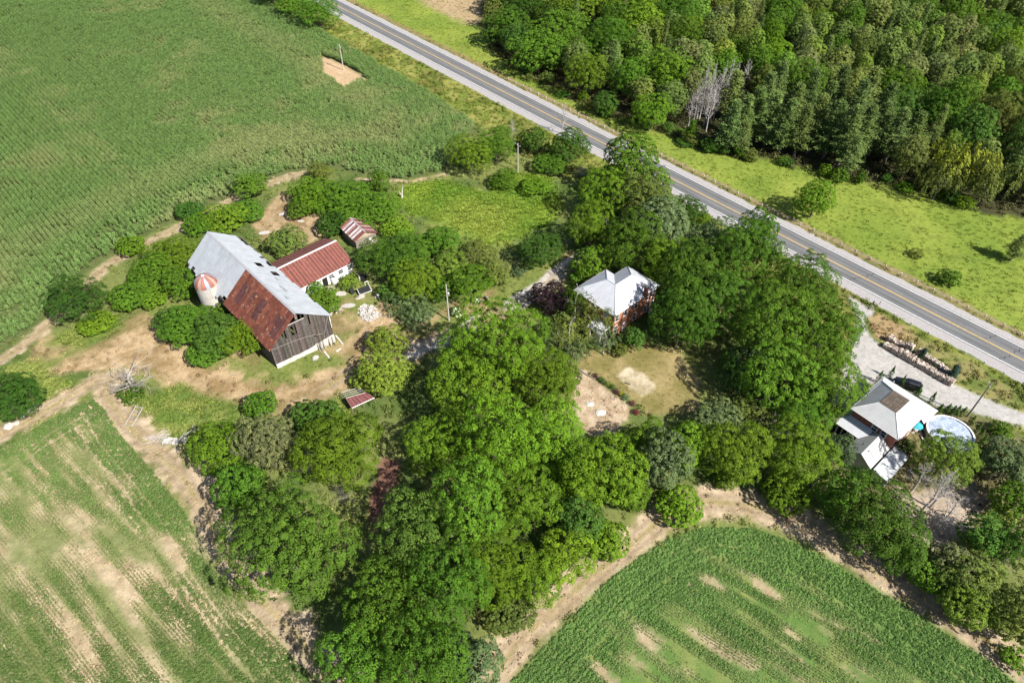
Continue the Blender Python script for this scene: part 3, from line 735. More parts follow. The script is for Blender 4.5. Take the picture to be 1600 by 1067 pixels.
def pine_crown(name, seed, R, h0, h1, per=26, size=.34, dense=1.0):
    rng = np.random.default_rng(seed); Cs = []; Ds = []; z = h0
    while z < h1 - .2:
        f = (h1 - z) / (h1 - h0); Rl = R * (f ** .75) * rng.uniform(.7, 1.1) * (1 - .35 * max(0, (f - .75) / .25)); nb = int(rng.integers(4, 7)); a0 = rng.uniform(0, 6.28)
        for b in range(nb):
            a = a0 + 6.283 * b / nb + rng.normal(0, .25); l = Rl * rng.uniform(.6, 1.12); m = max(2, int(l / .5 * dense))
            for j in range(m):
                t = (j + .6) / m
                if t < .25 and l > 1.2: continue
                Cs.append([math.cos(a) * l * t + rng.normal(0, .12), math.sin(a) * l * t + rng.normal(0, .12), z + .25 * l * t - .12 * l * t * t + rng.normal(0, .1)]); Ds.append([math.cos(a), math.sin(a), .5])
        z += (h1 - h0) / 17 * rng.uniform(.7, 1.2)
    for j in range(4): Cs.append([rng.normal(0, .08), rng.normal(0, .08), h1 - .3 * j]); Ds.append([0, 0, 1])
    P = np.array(Cs); D = unit(np.array(Ds)); idx = np.repeat(np.arange(len(P)), per); k = len(idx)
    off = rng.normal(0, .24, (k, 3)); C = P[idx] + off; T = D[idx] + off * 2 + rng.normal(0, .35, (k, 3)); N = unit(rng.normal(0, .7, (k, 3)) + [0, 0, .9] + D[idx] * .3)
    V, F = leaf_arrays(C, N, T, size, .42, rng); cv = rng.uniform(size=len(P))
    lv = np.clip(.15 + .35 * rng.uniform(size=k) + .45 * cv[idx], 0, 1)
    return mesh_np(name, V, F, M_LEAF, [('lv', 'FLOAT', 'FACE', lv)])
def spire_crown(name, seed, R, h0, h1, n, size):
    """narrow cedar"""
    rng = np.random.default_rng(seed); t = rng.uniform(0, 1, n) ** .8; a = rng.uniform(0, 6.283, n)
    r = R * np.minimum(1, (1 - t) * 1.5 + .05) * (.85 + .25 * np.sin(a * 3 + t * 9)) * np.sqrt(rng.uniform(.5, 1, n))
    C = np.stack([r * np.cos(a), r * np.sin(a), h0 + t * (h1 - h0)], 1); N = unit(np.stack([np.cos(a), np.sin(a), np.full(n, .5)], 1) + rng.normal(0, .4, (n, 3)))
    T = np.array([0, 0, 1.0]) + rng.normal(0, .3, (n, 3)); V, F = leaf_arrays(C, N, T, size, .5, rng)
    return mesh_np(name, V, F, M_LEAF, [('lv', 'FLOAT', 'FACE', np.clip(rng.uniform(0, .8, n) + .2 * t, 0, 1))])
def branch_mesh(name, seed, h, spread, depth, mat, r0, nlimb=6, first=.25, up=.7, twig=3, bend=.35, straight=False):
    """a trunk with forking limbs"""
    rng = np.random.default_rng(seed); m = MB()
    def grow(p, d, l, r, lev):
        n = 3 if lev < depth else 2; pts = [p]; q = np.array(p); dd = np.array(d)
        for i in range(n):
            dd = unit(dd + rng.normal(0, bend * .5, 3) + [0, 0, .10]); q = q + dd * l / n; pts.append(tuple(q))
        rad = [r * (1 - .6 * i / n) for i in range(n + 1)]
        if lev == depth: rad[-1] = r * .15
        m.tube(pts, rad, 5 if r > .08 else 3, cap=False)
        if lev < depth:
            for j in range(twig + int(rng.integers(0, 2))):
                i = int(rng.integers(1, n + 1)); e = unit(dd + rng.normal(0, .75, 3)); e[2] = e[2] * .8 + .15
                grow(pts[i], e, l * rng.uniform(.45, .75), r * (.5 if i < n else .55), lev + 1)
    n = 5; top = h * (.96 if straight else .62); pts = [(rng.normal(0, .05) * i, rng.normal(0, .05) * i, top * i / n) for i in range(n + 1)]; pts[0] = (0, 0, -.15)
    m.tube(pts, [r0 * (1.25 if i == 0 else 1 - (.92 if straight else .6) * i / n) for i in range(n + 1)], 7, cap=False)
    for k in range(nlimb):
        t = first + (1 - first) * (k + .5) / nlimb; z = top * t; a = k * 2.4 + rng.uniform(-.4, .4)
        i = min(n - 1, int(t * n)); f = t * n - i; p = tuple(np.array(pts[i]) * (1 - f) + np.array(pts[i + 1]) * f)
        l = spread * rng.uniform(.6, 1.0) * ((1.15 - t) if straight else 1)
        grow(p, unit(np.array([math.cos(a), math.sin(a), up * (.5 + t)])), l, r0 * (.5 - .2 * t), 1)
    me = bpy.data.meshes.new(name); me.from_pydata(m.v, [], m.f); me.materials.append(mat); me.update()
    me.polygons.foreach_set('use_smooth', np.ones(len(me.polygons), bool))
    return me

PROTO = {}
def proto(kind, R, h, crown, trunk): PROTO.setdefault(kind, []).append((R, h, crown, trunk))
for k in range(2): proto('ash', 8.5, 15, broad_crown('crown', 100 + k, 8.5, 2.4, 15, 60, .86, 62, .32, .48, dome=.75, lobe=(.15, .27)), branch_mesh('trunk', 100 + k, 13, 6, 2, M_BARK, .36))
for k in range(3): proto('ash', 6.0, 13, broad_crown('crown', 110 + k, 6.0, 1.8, 13, 42, .80, 56, .31, .48, dome=.75, lobe=(.18, .32)), branch_mesh('trunk', 110 + k, 11, 4.5, 2, M_BARK, .28))
for k in range(3): proto('ash', 3.6, 9, broad_crown('crown', 120 + k, 3.6, 1.0, 9, 26, .64, 44, .29, .48, dome=.75, lobe=(.22,.38)), branch_mesh('trunk', 120 + k, 7.5, 2.6, 2, M_BARK, .17))
for k in range(3): proto('maple', 6.0, 13, broad_crown('crown', 130 + k, 6.0, 1.6, 13, 46, .66, 36, .31, .62, .5, .65, .6, lobe=(.16, .31)), branch_mesh('trunk', 130 + k, 11, 4.5, 2, M_BARK, .28))
for k in range(4): proto('maple', 3.4, 8, broad_crown('crown', 140 + k, 3.4, .7, 8, 28, .50, 32, .27, .62, .5, .65, .6, lobe=(.20,.38)), branch_mesh('trunk', 140 + k, 6.5, 2.4, 2, M_BARK, .15))
for k in range(4): proto('bush', 1.8, 2.6, broad_crown('crown', 150 + k, 1.8, .1, 2.6, 9, .40, 22, .28, .6, .4, .4, .7, inner=.2, lobe=(.38,.55)), branch_mesh('stem', 150 + k, 1.8, 1.0, 1, M_BARK, .06))
for k in range(3): proto('bush', 3.4, 4.6, broad_crown('crown', 160 + k, 3.4, .15, 4.6, 24, .46, 24, .34, .6, .4, .4, .7, inner=.2, lobe=(.30,.46)), branch_mesh('stem', 160 + k, 3.2, 2.0, 1, M_BARK, .10))
for k in range(5): proto('pine', 2.9, 16, pine_crown('crown', 170 + k, 2.9, 3.2, 16), branch_mesh('trunk', 170 + k, 16, 1.8, 1, M_BARK, .22, 9, .12, .15, straight=True))
for k in range(2): proto('willow', 4.2, 8, droop_crown('crown', 180 + k, 4.2, .4, 8, 9, .7, 34, .42), branch_mesh('trunk', 180 + k, 6.5, 2.8, 2, M_BARK, .2))
for k in range(3): proto('birch', 2.7, 10, droop_crown('crown', 185 + k, 2.7, 2.6, 10, 7, .62, 26, .34), branch_mesh('trunk', 185 + k, 10.5, 2.4, 2, M_BIRCH, .15, 8, .2, 1.0, straight=True))
for k in range(2): proto('cedar', .55, 3.0, spire_crown('crown', 190 + k, .55, .1, 3.0, 420, .24), branch_mesh('trunk', 190 + k, 2.4, .3, 1, M_BARK, .05, 3))
proto('spruce', 1.5, 3.8, pine_crown('crown', 195, 1.5, .15, 3.8, 20, .24, 1.6), branch_mesh('trunk', 195, 3.6, .8, 1, M_BARK, .08, 5, straight=True))
for k in range(3): proto('dead', 2.6, 11, None, branch_mesh('trunk', 200 + k, 11, 3.2, 3, M_DEADGREY, .18, 14, .25, .9, 4, straight=True))
for k in range(2): proto('snag', 3.6, 6.0, None, branch_mesh('trunk', 205 + k, 4.6, 3.3, 3, M_DEAD, .22, 12, .18, .55, 3, .5))
for k in range(2): proto('brush', 2.6, 3.2, None, branch_mesh('stem', 210 + k, 2.0, 2.2, 3, M_DEADGREY, .05, 16, .05, .8, 4, .5))
for k in range(3): proto('poplar', 3.2, 14, broad_crown('crown', 215 + k, 3.2, 1.5, 14, 34, .56, 34, .30, .60, .5, .65, .5, lobe=(.20,.36)), branch_mesh('trunk', 215 + k, 13, 1.8, 2, M_BARK, .18, straight=True))

BR = (.102, .172, .014); MG = (.076, .145, .015); DG = (.048, .102, .016); OL = (.11, .138, .030); YG = (.14, .19, .028)
GG = (.105, .145, .062); BG = (.070, .140, .024); PU = (.030, .014, .020); DO = (.060, .116, .015); YL = (.20, .225, .03); PN = (.13, .178, .055); TAN = (.145, .145, .065)
OLF = (.14, .18, .048); BRF = (.12, .195, .03); TANF = (.165, .185, .068); YGF = (.165, .215, .036)
trng = random.Random(5)
NAMES = dict(ash='leafy_tree', maple='leafy_tree', bush='bush', pine='pine_tree', willow='willow_tree', birch='birch_tree', cedar='cedar', spruce='spruce_tree', dead='dead_tree', snag='dead_tree', brush='dead_bush', poplar='poplar_tree')
CATS = dict(ash='tree', maple='tree', bush='bush', pine='tree', willow='tree', birch='tree', cedar='cedar', spruce='tree', dead='dead tree', snag='dead tree', brush='dead bush', poplar='tree')
TREES = []
def plant(kind, x, y, R, h, tint, label, group=None, name=None, cat=None):
    opts = PROTO[kind]; best = min(abs(math.log(R / o[0])) for o in opts)
    opts = [o for o in opts if abs(math.log(R / o[0])) < best + .05]
    R0, h0, crown, trunk = trng.choice(opts)
    sx = R / R0; sz = h / h0
    root = thing(name or NAMES[kind], label, cat or CATS[kind], (x, y, float(lift(np.array([x]), np.array([y]))[0]) - .05), trng.uniform(0, 6.283), group)
    root.scale = (sx, sx, sz)
    put('stem' if kind in ('bush', 'brush') else 'trunk', trunk, root)
    if crown:
        c = put('crown', crown, root); j = trng.uniform(.9, 1.1)
        c.color = (tint[0] * j * trng.uniform(.86, 1.06), tint[1] * j, tint[2] * j * trng.uniform(.9, 1.1), 1)
    TREES.append((x, y, R))
    return root
def tree(kind, px, py, rpx, h, tint, label, group=None, **kw):
    """a tree whose crown is seen round (px, py), rpx pixels wide each side, h metres tall"""
    zc = h * (.5 if kind in ('bush', 'willow', 'pine', 'cedar', 'spruce', 'poplar', 'dead', 'brush') else .58)
    p = at(px, py, zc)
    return plant(kind, p[0], p[1], rpx * mpp(py, zc), h, tint, label, group, **kw)

T = tree
# --- the grove in front, from the field corner to the east track
T('ash', 445, 848, 103, 14, DO, 'broad dark green round tree at the corner of the patchy bean field')
T('ash', 528, 700, 64, 12, BR, 'round bright green tree between the small red-roofed pole shed and the dry brush')
T('maple', 412, 690, 46, 11, TAN, 'yellowish mottled tree standing between two green ones by the west field', name='leafy_tree')
T('ash', 338, 702, 40, 9, BR, 'small bright green tree left of the yellowish mottled tree')
T('bush', 408, 632, 24, 4, MG, 'green bush poking up behind the yellowish mottled tree')
T('maple', 375, 760, 40, 9, MG, 'mid green tree wedged between the yellowish tree and the big round dark one')
T('bush', 492, 655, 38, 5, DG, 'dark green bush on the left of the bright tree near the pole shed')
T('brush', 480, 728, 34, 3.5, None, 'bare grey brush between the yellowish tree and the bright round tree')
T('brush', 540, 772, 26, 3.0, None, 'bare grey brush below the bright round tree near the pole shed')
T('ash', 775, 535, 82, 18, BR, 'tall bright tree at the head of the grove beside the farm lane', 'trees of the front grove')
T('ash', 735, 600, 60, 13, BR, 'bright clumpy tree second from the lane in the grove', 'trees of the front grove')
T('ash', 845, 590, 56, 13, BR, 'bright tree of the grove next to the bare garden plot')
T('bush', 880, 592, 26, 5, OL, 'olive shrub with reddish tinge at the corner of the garden plot')
T('ash', 690, 690, 55, 11, BR, 'bright green tree on the shady west side of the grove, below the lane', 'trees of the front grove')
T('ash', 780, 690, 70, 18, BR, 'large bright tree in the middle of the grove', 'trees of the front grove')
T('ash', 862, 680, 57, 12, BR, 'bright tree of the grove beside the white tarp in the garden plot')
T('ash', 650, 838, 72, 15, (.088, .15, .024), 'bluish green tree of the grove right of the red earth gap')
T('ash', 730, 790, 62, 18, MG, 'mid green tree in the thick of the grove right of the bluish one', 'trees of the front grove')
T('ash', 815, 775, 60, 13, BR, 'bright tree in the thick of the grove, straight below the garden plot', 'trees of the front grove')
T('ash', 945, 735, 62, 13, BR, 'bright tree of the grove just below the garden plot')
T('ash', 600, 950, 72, 13, MG, 'mid green tree of the grove nearest the corner of the bean field track')
T('ash', 700, 915, 62, 17, MG, 'mid green tree in the lower part of the grove', 'trees of the front grove')
T('ash', 770, 880, 58, 12, BR, 'bright tree in the lower part of the grove towards the east track', 'trees of the front grove')
T('ash', 560, 1040, 66, 12, MG, 'mid green tree at the lowest left corner of the grove')
T('ash', 660, 1030, 66, 15, MG, 'mid green tree at the low end of the grove', 'trees of the front grove')
T('maple', 735, 1035, 46, 9, GG, 'grey green small tree where the grove meets the start of the east track')
T('bush', 795, 955, 38, 4, OL, 'low olive bush on the bank of the east track below the grove')
T('maple', 905, 815, 40, 9, BG, 'bluish small tree in the gap of the grove near the bend of the east track')
T('ash', 885, 865, 46, 8, BR, 'bright small tree on the bank of the east track below the bluish one')
T('bush', 950, 845, 32, 5, BR, 'bright green bush on the inside of the east track bend')
T('ash', 835, 905, 40, 8, BR, 'vivid green sapling clump at the grove edge above the east track')
T('maple', 1040, 715, 42, 12, GG, 'grey green tall tree left of the wide bend of the east track')
T('ash', 1068, 700, 34, 10, BR, 'bright yellow green tree hugging the grey green tall one')
T('bush', 1060, 790, 34, 5, BR, 'bright bush at the foot of the grey green tree by the track bend')
T('ash', 1010, 690, 34, 9, BR, 'bright tree between the garden beds and the grey green tall tree')
T('maple', 1120, 655, 38, 6, GG, 'pale grey green tree at the right corner of the back lawn')
T('ash', 1096, 682, 26, 5, BR, 'bright low tree in front of the pale one at the lawn corner')
T('ash', 1150, 705, 52, 11, BR, 'bright tree above the wide bend of the east track')
T('bush', 1138, 748, 20, 4, BR, 'rounded light bush at the edge of the wide track bend')
T('ash', 1248, 705, 58, 11, BR, 'bright wide tree left of the neighbour house')
T('bush', 1228, 772, 34, 5, BR, 'round light green bush hanging over the track below the neighbour garden')
T('maple', 1306, 700, 26, 7, GG, 'small grey green tree against the porch posts of the neighbour house')
T('bush', 1290, 645, 26, 4, OL, 'olive bush beside the neighbour house drive')
T('bush', 985, 770, 30, 5, MG, 'green bush at the bottom right of the grove beside the track')
T('ash', 905, 745, 40, 10, BR, 'bright tree between the grove middle and its right edge', 'trees of the front grove')
# --- the big trees between the farmhouse and the road
G2 = 'big trees between the farmhouse and the road'
T('ash', 1085, 425, 56, 15, DO, 'dark green tree right behind the farmhouse chimney', G2)
T('ash', 1160, 400, 58, 18, DO, 'big dark green tree at the road end of the grove behind the farmhouse', G2)
T('ash', 1245, 440, 54, 14, DO, 'big dark green tree bordering the road opposite the lone meadow tree', G2)
T('ash', 1125, 480, 52, 14, DO, 'big tree in the middle of the grove right of the farmhouse', G2)
T('ash', 1205, 500, 58, 18, MG, 'big mid green tree in the middle of the grove between the two houses', G2)
T('ash', 1290, 510, 56, 14, MG, 'big mid green tree at the drive entrance by the road', G2)
T('ash', 1285, 585, 60, 14, MG, 'big mid green tree hanging over the neighbour gravel drive', G2)
T('ash', 1225, 585, 58, 14, MG, 'big mid green tree left of the neighbour drive', G2)
T('ash', 1066, 496, 44, 14, DO, 'dark tree at the right edge of the back lawn behind the house', G2)
T('willow', 1185, 560, 44, 10, GG, 'pale drooping tree in the grove between the two houses', name='leafy_tree')
T('willow', 1150, 580, 34, 8, BG, 'bluish drooping tree in the shade between the two houses', name='leafy_tree')
T('maple', 1185, 365, 36, 13, MG, 'mid green tree leaning over the road edge behind the farmhouse grove')
T('maple', 1120, 375, 36, 12, GG, 'grey green thin tree between the road and the farmhouse grove')
T('snag', 1212, 660, 44, 6.5, None, 'bare bleached tree with spreading limbs below the grove between the houses')
T('ash', 1250, 640, 46, 9, MG, 'mid green tree left of the neighbour porch')
T('bush', 1170, 650, 34, 5, OL, 'olive bush next to the bare bleached limbs')
# --- row of trees from the farmhouse up to the road
G3 = 'trees between the paddock and the road'
T('poplar', 985, 262, 40, 17, MG, 'tall thin crowned tree with pale limbs in front of the road')
T('ash', 948, 300, 40, 13, BR, 'bright tree on the right of the paddock by the road', G3)
T('ash', 925, 350, 36, 12, BR, 'bright leafy tree overhanging the right edge of the paddock', G3)
T('maple', 1000, 310, 46, 14, OL, 'olive tall tree below the thin crowned tree beside the road')
T('ash', 990, 375, 50, 14, MG, 'mid green tree behind the farmhouse roof', G3)
T('maple', 1035, 350, 50, 14, GG, 'big grey green tree near the road behind the farmhouse', G3)
T('maple', 1072, 333, 34, 8, DG, 'dark round tree against the road shoulder')
T('maple', 1098, 350, 18, 6, BR, 'small bright tree tucked beside the dark round tree at the shoulder')
T('ash', 1045, 410, 44, 13, BR, 'bright tree close behind the right end of the farmhouse', G3)
T('maple', 1095, 385, 34, 11, GG, 'grey green tree at the road side of the farmhouse grove')
T('maple', 1025, 290, 26, 11, BR, 'bright small tree standing at the near road shoulder')
T('maple', 892, 226, 31, 9, DG, 'dark green round tree near the road by the bare twigs')
T('maple', 833, 218, 22, 7, DG, 'small dark tree next to the leaning utility pole by the road')
T('ash', 735, 238, 36, 9, BR, 'bright round tree at the corner of the corn field')
T('ash', 775, 225, 32, 9, MG, 'darker round tree behind the bright one at the corn corner')
T('maple', 788, 278, 22, 4, MG, 'low round bush at the top of the paddock', name='bush', cat='bush')
T('bush', 860, 255, 26, 4, MG, 'green bush below the dark tree at the paddock top')
T('bush', 835, 290, 22, 3, BR, 'bright bush on the upper right of the paddock')
T('dead', 880, 185, 14, 10, None, 'bare thin dead tree standing in front of the road')
T('dead', 800, 205, 12, 8, None, 'bare thin dead tree by the corn field corner')
T('brush', 910, 268, 16, 3, None, 'dry broken branches at the upper right of the paddock')
T('maple', 845, 388, 35, 7.5, DG, 'dense dark round tree with a clear shadow at the foot of the paddock')
T('maple', 925, 408, 30, 8, BR, 'light green tree over the end of the farm lane beside the farmhouse')
T('maple', 940, 372, 24, 6, TAN, 'brownish olive tree beside the utility pole behind the farmhouse')
T('maple', 858, 462, 29, 6, PU, 'dark purple leaved tree beside the lane and the farmhouse')
T('bush', 905, 430, 18, 3.5, MG, 'green shrub between the purple tree and the farmhouse')
T('birch', 925, 495, 34, 10, OL, 'olive birch with white limbs in front of the farmhouse')
T('birch', 890, 520, 30, 9, OL, 'birch with hanging sprays left of the one before the farmhouse')
T('birch', 900, 470, 22, 10, MG, 'slim birch against the left corner of the farmhouse roof')
T('birch', 945, 530, 24, 7, GG, 'low birch with grey green sprays at the corner of the lawn')
T('willow', 895, 550, 26, 4, GG, 'drooping grey green shrub at the back corner of the lawn', name='bush', cat='bush')
T('maple', 992, 527, 17, 5.5, BG, 'small blue green tree standing alone on the back lawn')
T('bush', 968, 545, 14, 2.5, OL, 'low olive shrub by the back steps of the farmhouse')
# --- scrub round the barnyard
G4 = 'scrub between the barn and the paddock'
T('maple', 490, 300, 38, 6, BR, 'bright bushy tree at the left end of the scrub behind the little striped shed')
T('maple', 540, 310, 48, 6, MG, 'mid green bushy tree behind the little striped shed')
T('maple', 590, 320, 36, 6, MG, 'mid green bushy tree at the right end of the scrub behind the little shed')
T('maple', 500, 268, 18, 5, OL, 'small olive tree standing up out of the scrub beside the corn')
T('maple', 592, 282, 16, 6, MG, 'slim dark tree at the edge of the corn above the little shed')
T('bush', 470, 325, 22, 4, MG, 'green bush at the left foot of the scrub behind the barn')
T('bush', 560, 345, 24, 4, MG, 'green bush touching the roof of the little striped shed')
T('bush', 520, 350, 26, 4, DG, 'dark bush left of the little striped shed')
T('bush', 620, 355, 24, 4, BR, 'bright bush right of the little striped shed')
T('ash', 615, 400, 50, 9, DO, 'dark olive tree right of the red roofed annex')
T('ash', 645, 435, 40, 8, BR, 'bright tree between the annex yard and the paddock', G4)
T('maple', 690, 375, 30, 7, MG, 'mid green tree on the lower edge of the paddock', G4)
T('ash', 702, 412, 28, 6, YG, 'yellow green tree near the middle of the scrub below the paddock')
T('maple', 745, 400, 30, 6, OL, 'olive tree with dead branches below the paddock')
T('ash', 735, 440, 34, 6, BR, 'bright round tree beside the utility pole in the farm lane')
T('maple', 765, 425, 26, 5, OL, 'olive bush tree at the bend of the lane')
T('brush', 735, 410, 30, 4.5, None, 'grey dead twigs among the scrub below the paddock')
T('maple', 640, 385, 34, 7, MG, 'mid green tree behind the dark olive one', G4)
T('bush', 620, 455, 26, 3.5, BG, 'bluish green bush behind the silvery willow shrub')
T('bush', 690, 450, 24, 4, MG, 'green bush behind the utility pole in the lane')
T('willow', 635, 475, 34, 4.5, GG, 'silvery willow shrub at the edge of the farmyard')
T('willow', 658, 492, 30, 4.5, GG, 'grey green willow shrub nearest the lane')
T('bush', 780, 432, 16, 3, OL, 'small dry bush on the lane bank')
T('bush', 812, 424, 12, 1.6, GG, 'small grey bush on the verge under the dark round tree')
T('bush', 545, 440, 15, 2.6, YG, 'yellowing bush in front of the white annex wall')
T('bush', 508, 470, 24, 3.5, MG, 'green creeper mound against the side wall of the barn')
T('bush', 492, 452, 15, 3, MG, 'green bush where the annex meets the barn')
T('maple', 445, 374, 29, 5.5, OL, 'round olive bush tree in the yard behind the barn and annex')
T('maple', 390, 288, 26, 6, MG, 'round tree standing alone by the track along the corn')
T('bush', 352, 340, 36, 4, BR, 'bright thicket beside the track behind the barn')
T('bush', 385, 330, 26, 3.5, MG, 'green thicket right of the bright one behind the barn')
T('bush', 310, 352, 22, 3.5, MG, 'green bush at the back corner of the barn roof')
T('bush', 296, 330, 20, 3.5, DG, 'dark bush jutting into the track along the corn')
T('maple', 268, 395, 40, 6, BR, 'bright wide tree behind the silo')
T('maple', 240, 420, 36, 6, MG, 'mid green tree left of the silo')
T('bush', 205, 385, 20, 4, BR, 'small bright tree by the track left of the silo trees')
T('maple', 282, 440, 28, 6, MG, 'mid green tree against the side of the silo')
T('bush', 207, 460, 32, 4, MG, 'broad low bush left of the silo')
T('bush', 240, 465, 22, 3, BR, 'bright bush on the edge of the yard near the silo')
T('maple', 290, 505, 42, 6, MG, 'mid green round tree in front of the silo')
T('maple', 335, 520, 42, 7, BG, 'blue green tree hiding the side of the barn')
T('maple', 385, 525, 40, 6, BR, 'bright yellow green tree at the rusty corner of the barn roof')
T('bush', 318, 553, 24, 3.5, MG, 'low green bush below the trees beside the barn')
T('bush', 318, 500, 24, 4.2, MG, 'green bush hiding the foot of the silo')
T('bush', 350, 488, 16, 3.5, MG, 'green bush between the silo and the rusty roof')
T('maple', 275, 500, 30, 5, DG, 'dark tree on the yard side of the silo trees')
T('ash', 113, 465, 46, 8, DG, 'dark round tree alone between the corn and the yard')
T('bush', 150, 505, 26, 2.5, BR, 'bright low bush at the foot of the dark round tree by the corn')
T('ash', 8, 622, 48, 8, DG, 'dark tree cut by the left edge behind the white boulders')
T('snag', 196, 588, 46, 6.5, None, 'bleached dead tree with wide bare limbs at the top of the bean field')
T('bush', 205, 615, 20, 1.8, MG, 'green regrowth at the foot of the bleached dead tree')
T('maple', 605, 532, 31, 5.5, YG, 'yellow green tree in the farmyard beside the rubble heap')
T('maple', 600, 580, 42, 6.5, YG, 'wide yellow green tree over the small red-roofed pole shed')
T('bush', 575, 590, 26, 3, YG, 'yellow green bush in front of the pole shed')
# --- neighbour's side
T('ash', 1365, 805, 70, 12, DO, 'large dark green tree below the neighbour house')
T('ash', 1320, 770, 36, 9, MG, 'mid green tree at the left foot of the white shed roof')
T('ash', 1410, 850, 40, 9, DO, 'dark tree right behind the fallow strip below the neighbour yard')
T('bush', 1450, 895, 32, 5, MG, 'green bush on the track bank below the neighbour pen')
T('ash', 1478, 715, 46, 10, YG, 'bright yellow green tree in front of the round pool')
T('maple', 1415, 700, 16, 4, DG, 'small dark tree between the white roof and the pool')
T('dead', 1462, 770, 30, 11, None, 'tall bare grey tree leaning over the dusty pen')
T('dead', 1485, 800, 28, 10, None, 'bare grey tree with white trunk at the low side of the pen')
T('dead', 1440, 745, 26, 8, None, 'bare grey tree next to the white shed roof')
T('dead', 1475, 765, 26, 10, None, 'bare grey tree standing behind the leaning one in the dusty pen')
T('brush', 1470, 815, 28, 4, None, 'bare grey undergrowth at the low side of the dusty pen')
T('maple', 1520, 905, 46, 8, OL, 'olive tree on the track bank near the right edge')
T('maple', 1490, 880, 34, 7, TAN, 'brownish tree with sparse leaves below the pen')
T('brush', 1560, 870, 36, 4.5, None, 'grey dead brush beside the brownish tree')
T('maple', 1545, 835, 36, 7, BG, 'blue green tree below the small lawn')
T('maple', 1515, 945, 36, 7, YG, 'yellowish tree hanging over the track near the right edge')
T('maple', 1590, 960, 40, 9, OL, 'olive tree at the right edge above the track')
T('maple', 1580, 720, 40, 8, GG, 'grey green tree at the right edge past the pool')
T('maple', 1590, 780, 32, 7, MG, 'green tree at the right edge beside the small lawn')
T('bush', 1545, 705, 20, 3, DG, 'dark bush between the pool cedars and the grey green tree')
T('bush', 1565, 672, 16, 2.6, MG, 'green shrub beside the lower gravel drive')
T('bush', 1585, 1030, 22, 2.5, BR, 'bright bush at the lower right corner by the track')
T('ash', 1592, 850, 34, 8, DO, 'dark olive tree at the right edge under the blue green one')
T('spruce', 1491, 582, 11, 3.6, (.06, .10, .085), 'small blue spruce at the end of the firewood stacks')
T('spruce', 1443, 552, 8, 2.6, (.06, .10, .085), 'little blue spruce half hidden behind the firewood stacks')
for k, (px, py) in enumerate([(1375, 588), (1394, 581), (1411, 595), (1436, 610), (1458, 621)]):
    T('cedar', px, py, 4.5, 3.2, DG, ['first', 'second', 'third', 'fourth', 'fifth'][k] + ' narrow cedar from the left along the front of the hip roofed house', 'cedars before the neighbour house')
for k, (px, py) in enumerate([(1469.5, 638), (1482, 638), (1490, 641), (1497, 641), (1506, 643), (1520, 657), (1530, 668), (1535, 677), (1539, 686)]):
    T('cedar', px, py, 5, 2.6, DG if k < 4 else (.075, .11, .02), ['first', 'second', 'third', 'fourth', 'fifth', 'sixth', 'seventh', 'eighth', 'last'][k] + ' small cedar from the house in the hedge curving round the pool', 'cedars round the pool')
# --- beyond the road
T('maple', 1277, 309, 33, 9.5, BR, 'lone bright green tree in the meadow beyond the road')
T('bush', 1483, 434, 17, 3, MG, 'round green shrub alone in the meadow')
T('bush', 1432, 396, 11, 1.6, OL, 'small brownish shrub in the meadow')
T('pine', 1590, 388, 22, 7, PN, 'grey green tree at the right edge of the meadow', name='leafy_tree')
T('pine', 1081, 206, 16, 7, MG, 'young green tree at the edge of the wood by the road', name='leafy_tree')
T('ash', 496, 18, 34, 10, MG, 'mid green tree at the top between the corn and the road')
T('ash', 462, 5, 30, 9, MG, 'mid green tree behind the one at the top of the corn field')
T('ash', 425, -12, 30, 9, DG, 'dark tree at the very top edge beside the corn')
for a in [(820, 92), (755, 118)]:
    pass
G5 = 'broadleaf trees at the front of the wood'
L5 = 'broad green tree along the front edge of the wood beyond the road'
for kk, (px, py, r, h, tt) in enumerate([(842, 78, 46, 13, MG), (792, 38, 38, 12, MG), (875, 45, 46, 14, MG), (918, 112, 34, 13, BR), (955, 62, 46, 15, MG), (1042, 112, 42, 16, BR), (1018, 172, 32, 11, BR),
                           (985, 120, 34, 13, MG), (905, 10, 40, 14, BR), (1005, 40, 42, 15, BR), (1070, 60, 36, 15, MG), (965, 15, 36, 14, BR), (1060, 20, 40, 15, MG), (770, 20, 16, 10, OL), (818, 10, 34, 12, DG), (945, 160, 20, 7, DG)]):
    L5 = ['broad tree nearest the road at the left front of the wood', 'broad tree left of the front corner of the wood', 'broad tall tree second behind the front corner of the wood', 'bright tree with bare lower trunk in front of the wood', 'broad mid green tree behind the bright front one', 'bright tall tree just left of the bare dead trees', 'low bright tree below the tall one left of the bare trees', 'mid green tree between the bright front pair of the wood', 'bright tree at the top edge over the left of the wood', 'bright tree above the mid green ones left of the bare trees', 'mid green tree up and left of the bare dead trees', 'bright tree at the top edge right of the other bright one', 'mid green tree at the top edge above the bare trees', 'small olive tree at the far left tip of the wood', 'dark tree at the top edge over the left tip', 'small dark tree in front of the wood by the road posts'][kk]
    T('ash' if trng.random() < .6 else 'maple', px, py, r, h, tt, L5, G5)
G6 = 'pines at the edge of the wood'
L6 = 'tall olive pine in the stand facing the meadow'
ORD = ['first', 'second', 'third', 'fourth', 'fifth', 'sixth', 'seventh', 'eighth', 'ninth', 'tenth', 'eleventh', 'twelfth', 'thirteenth', 'fourteenth', 'fifteenth', 'sixteenth']
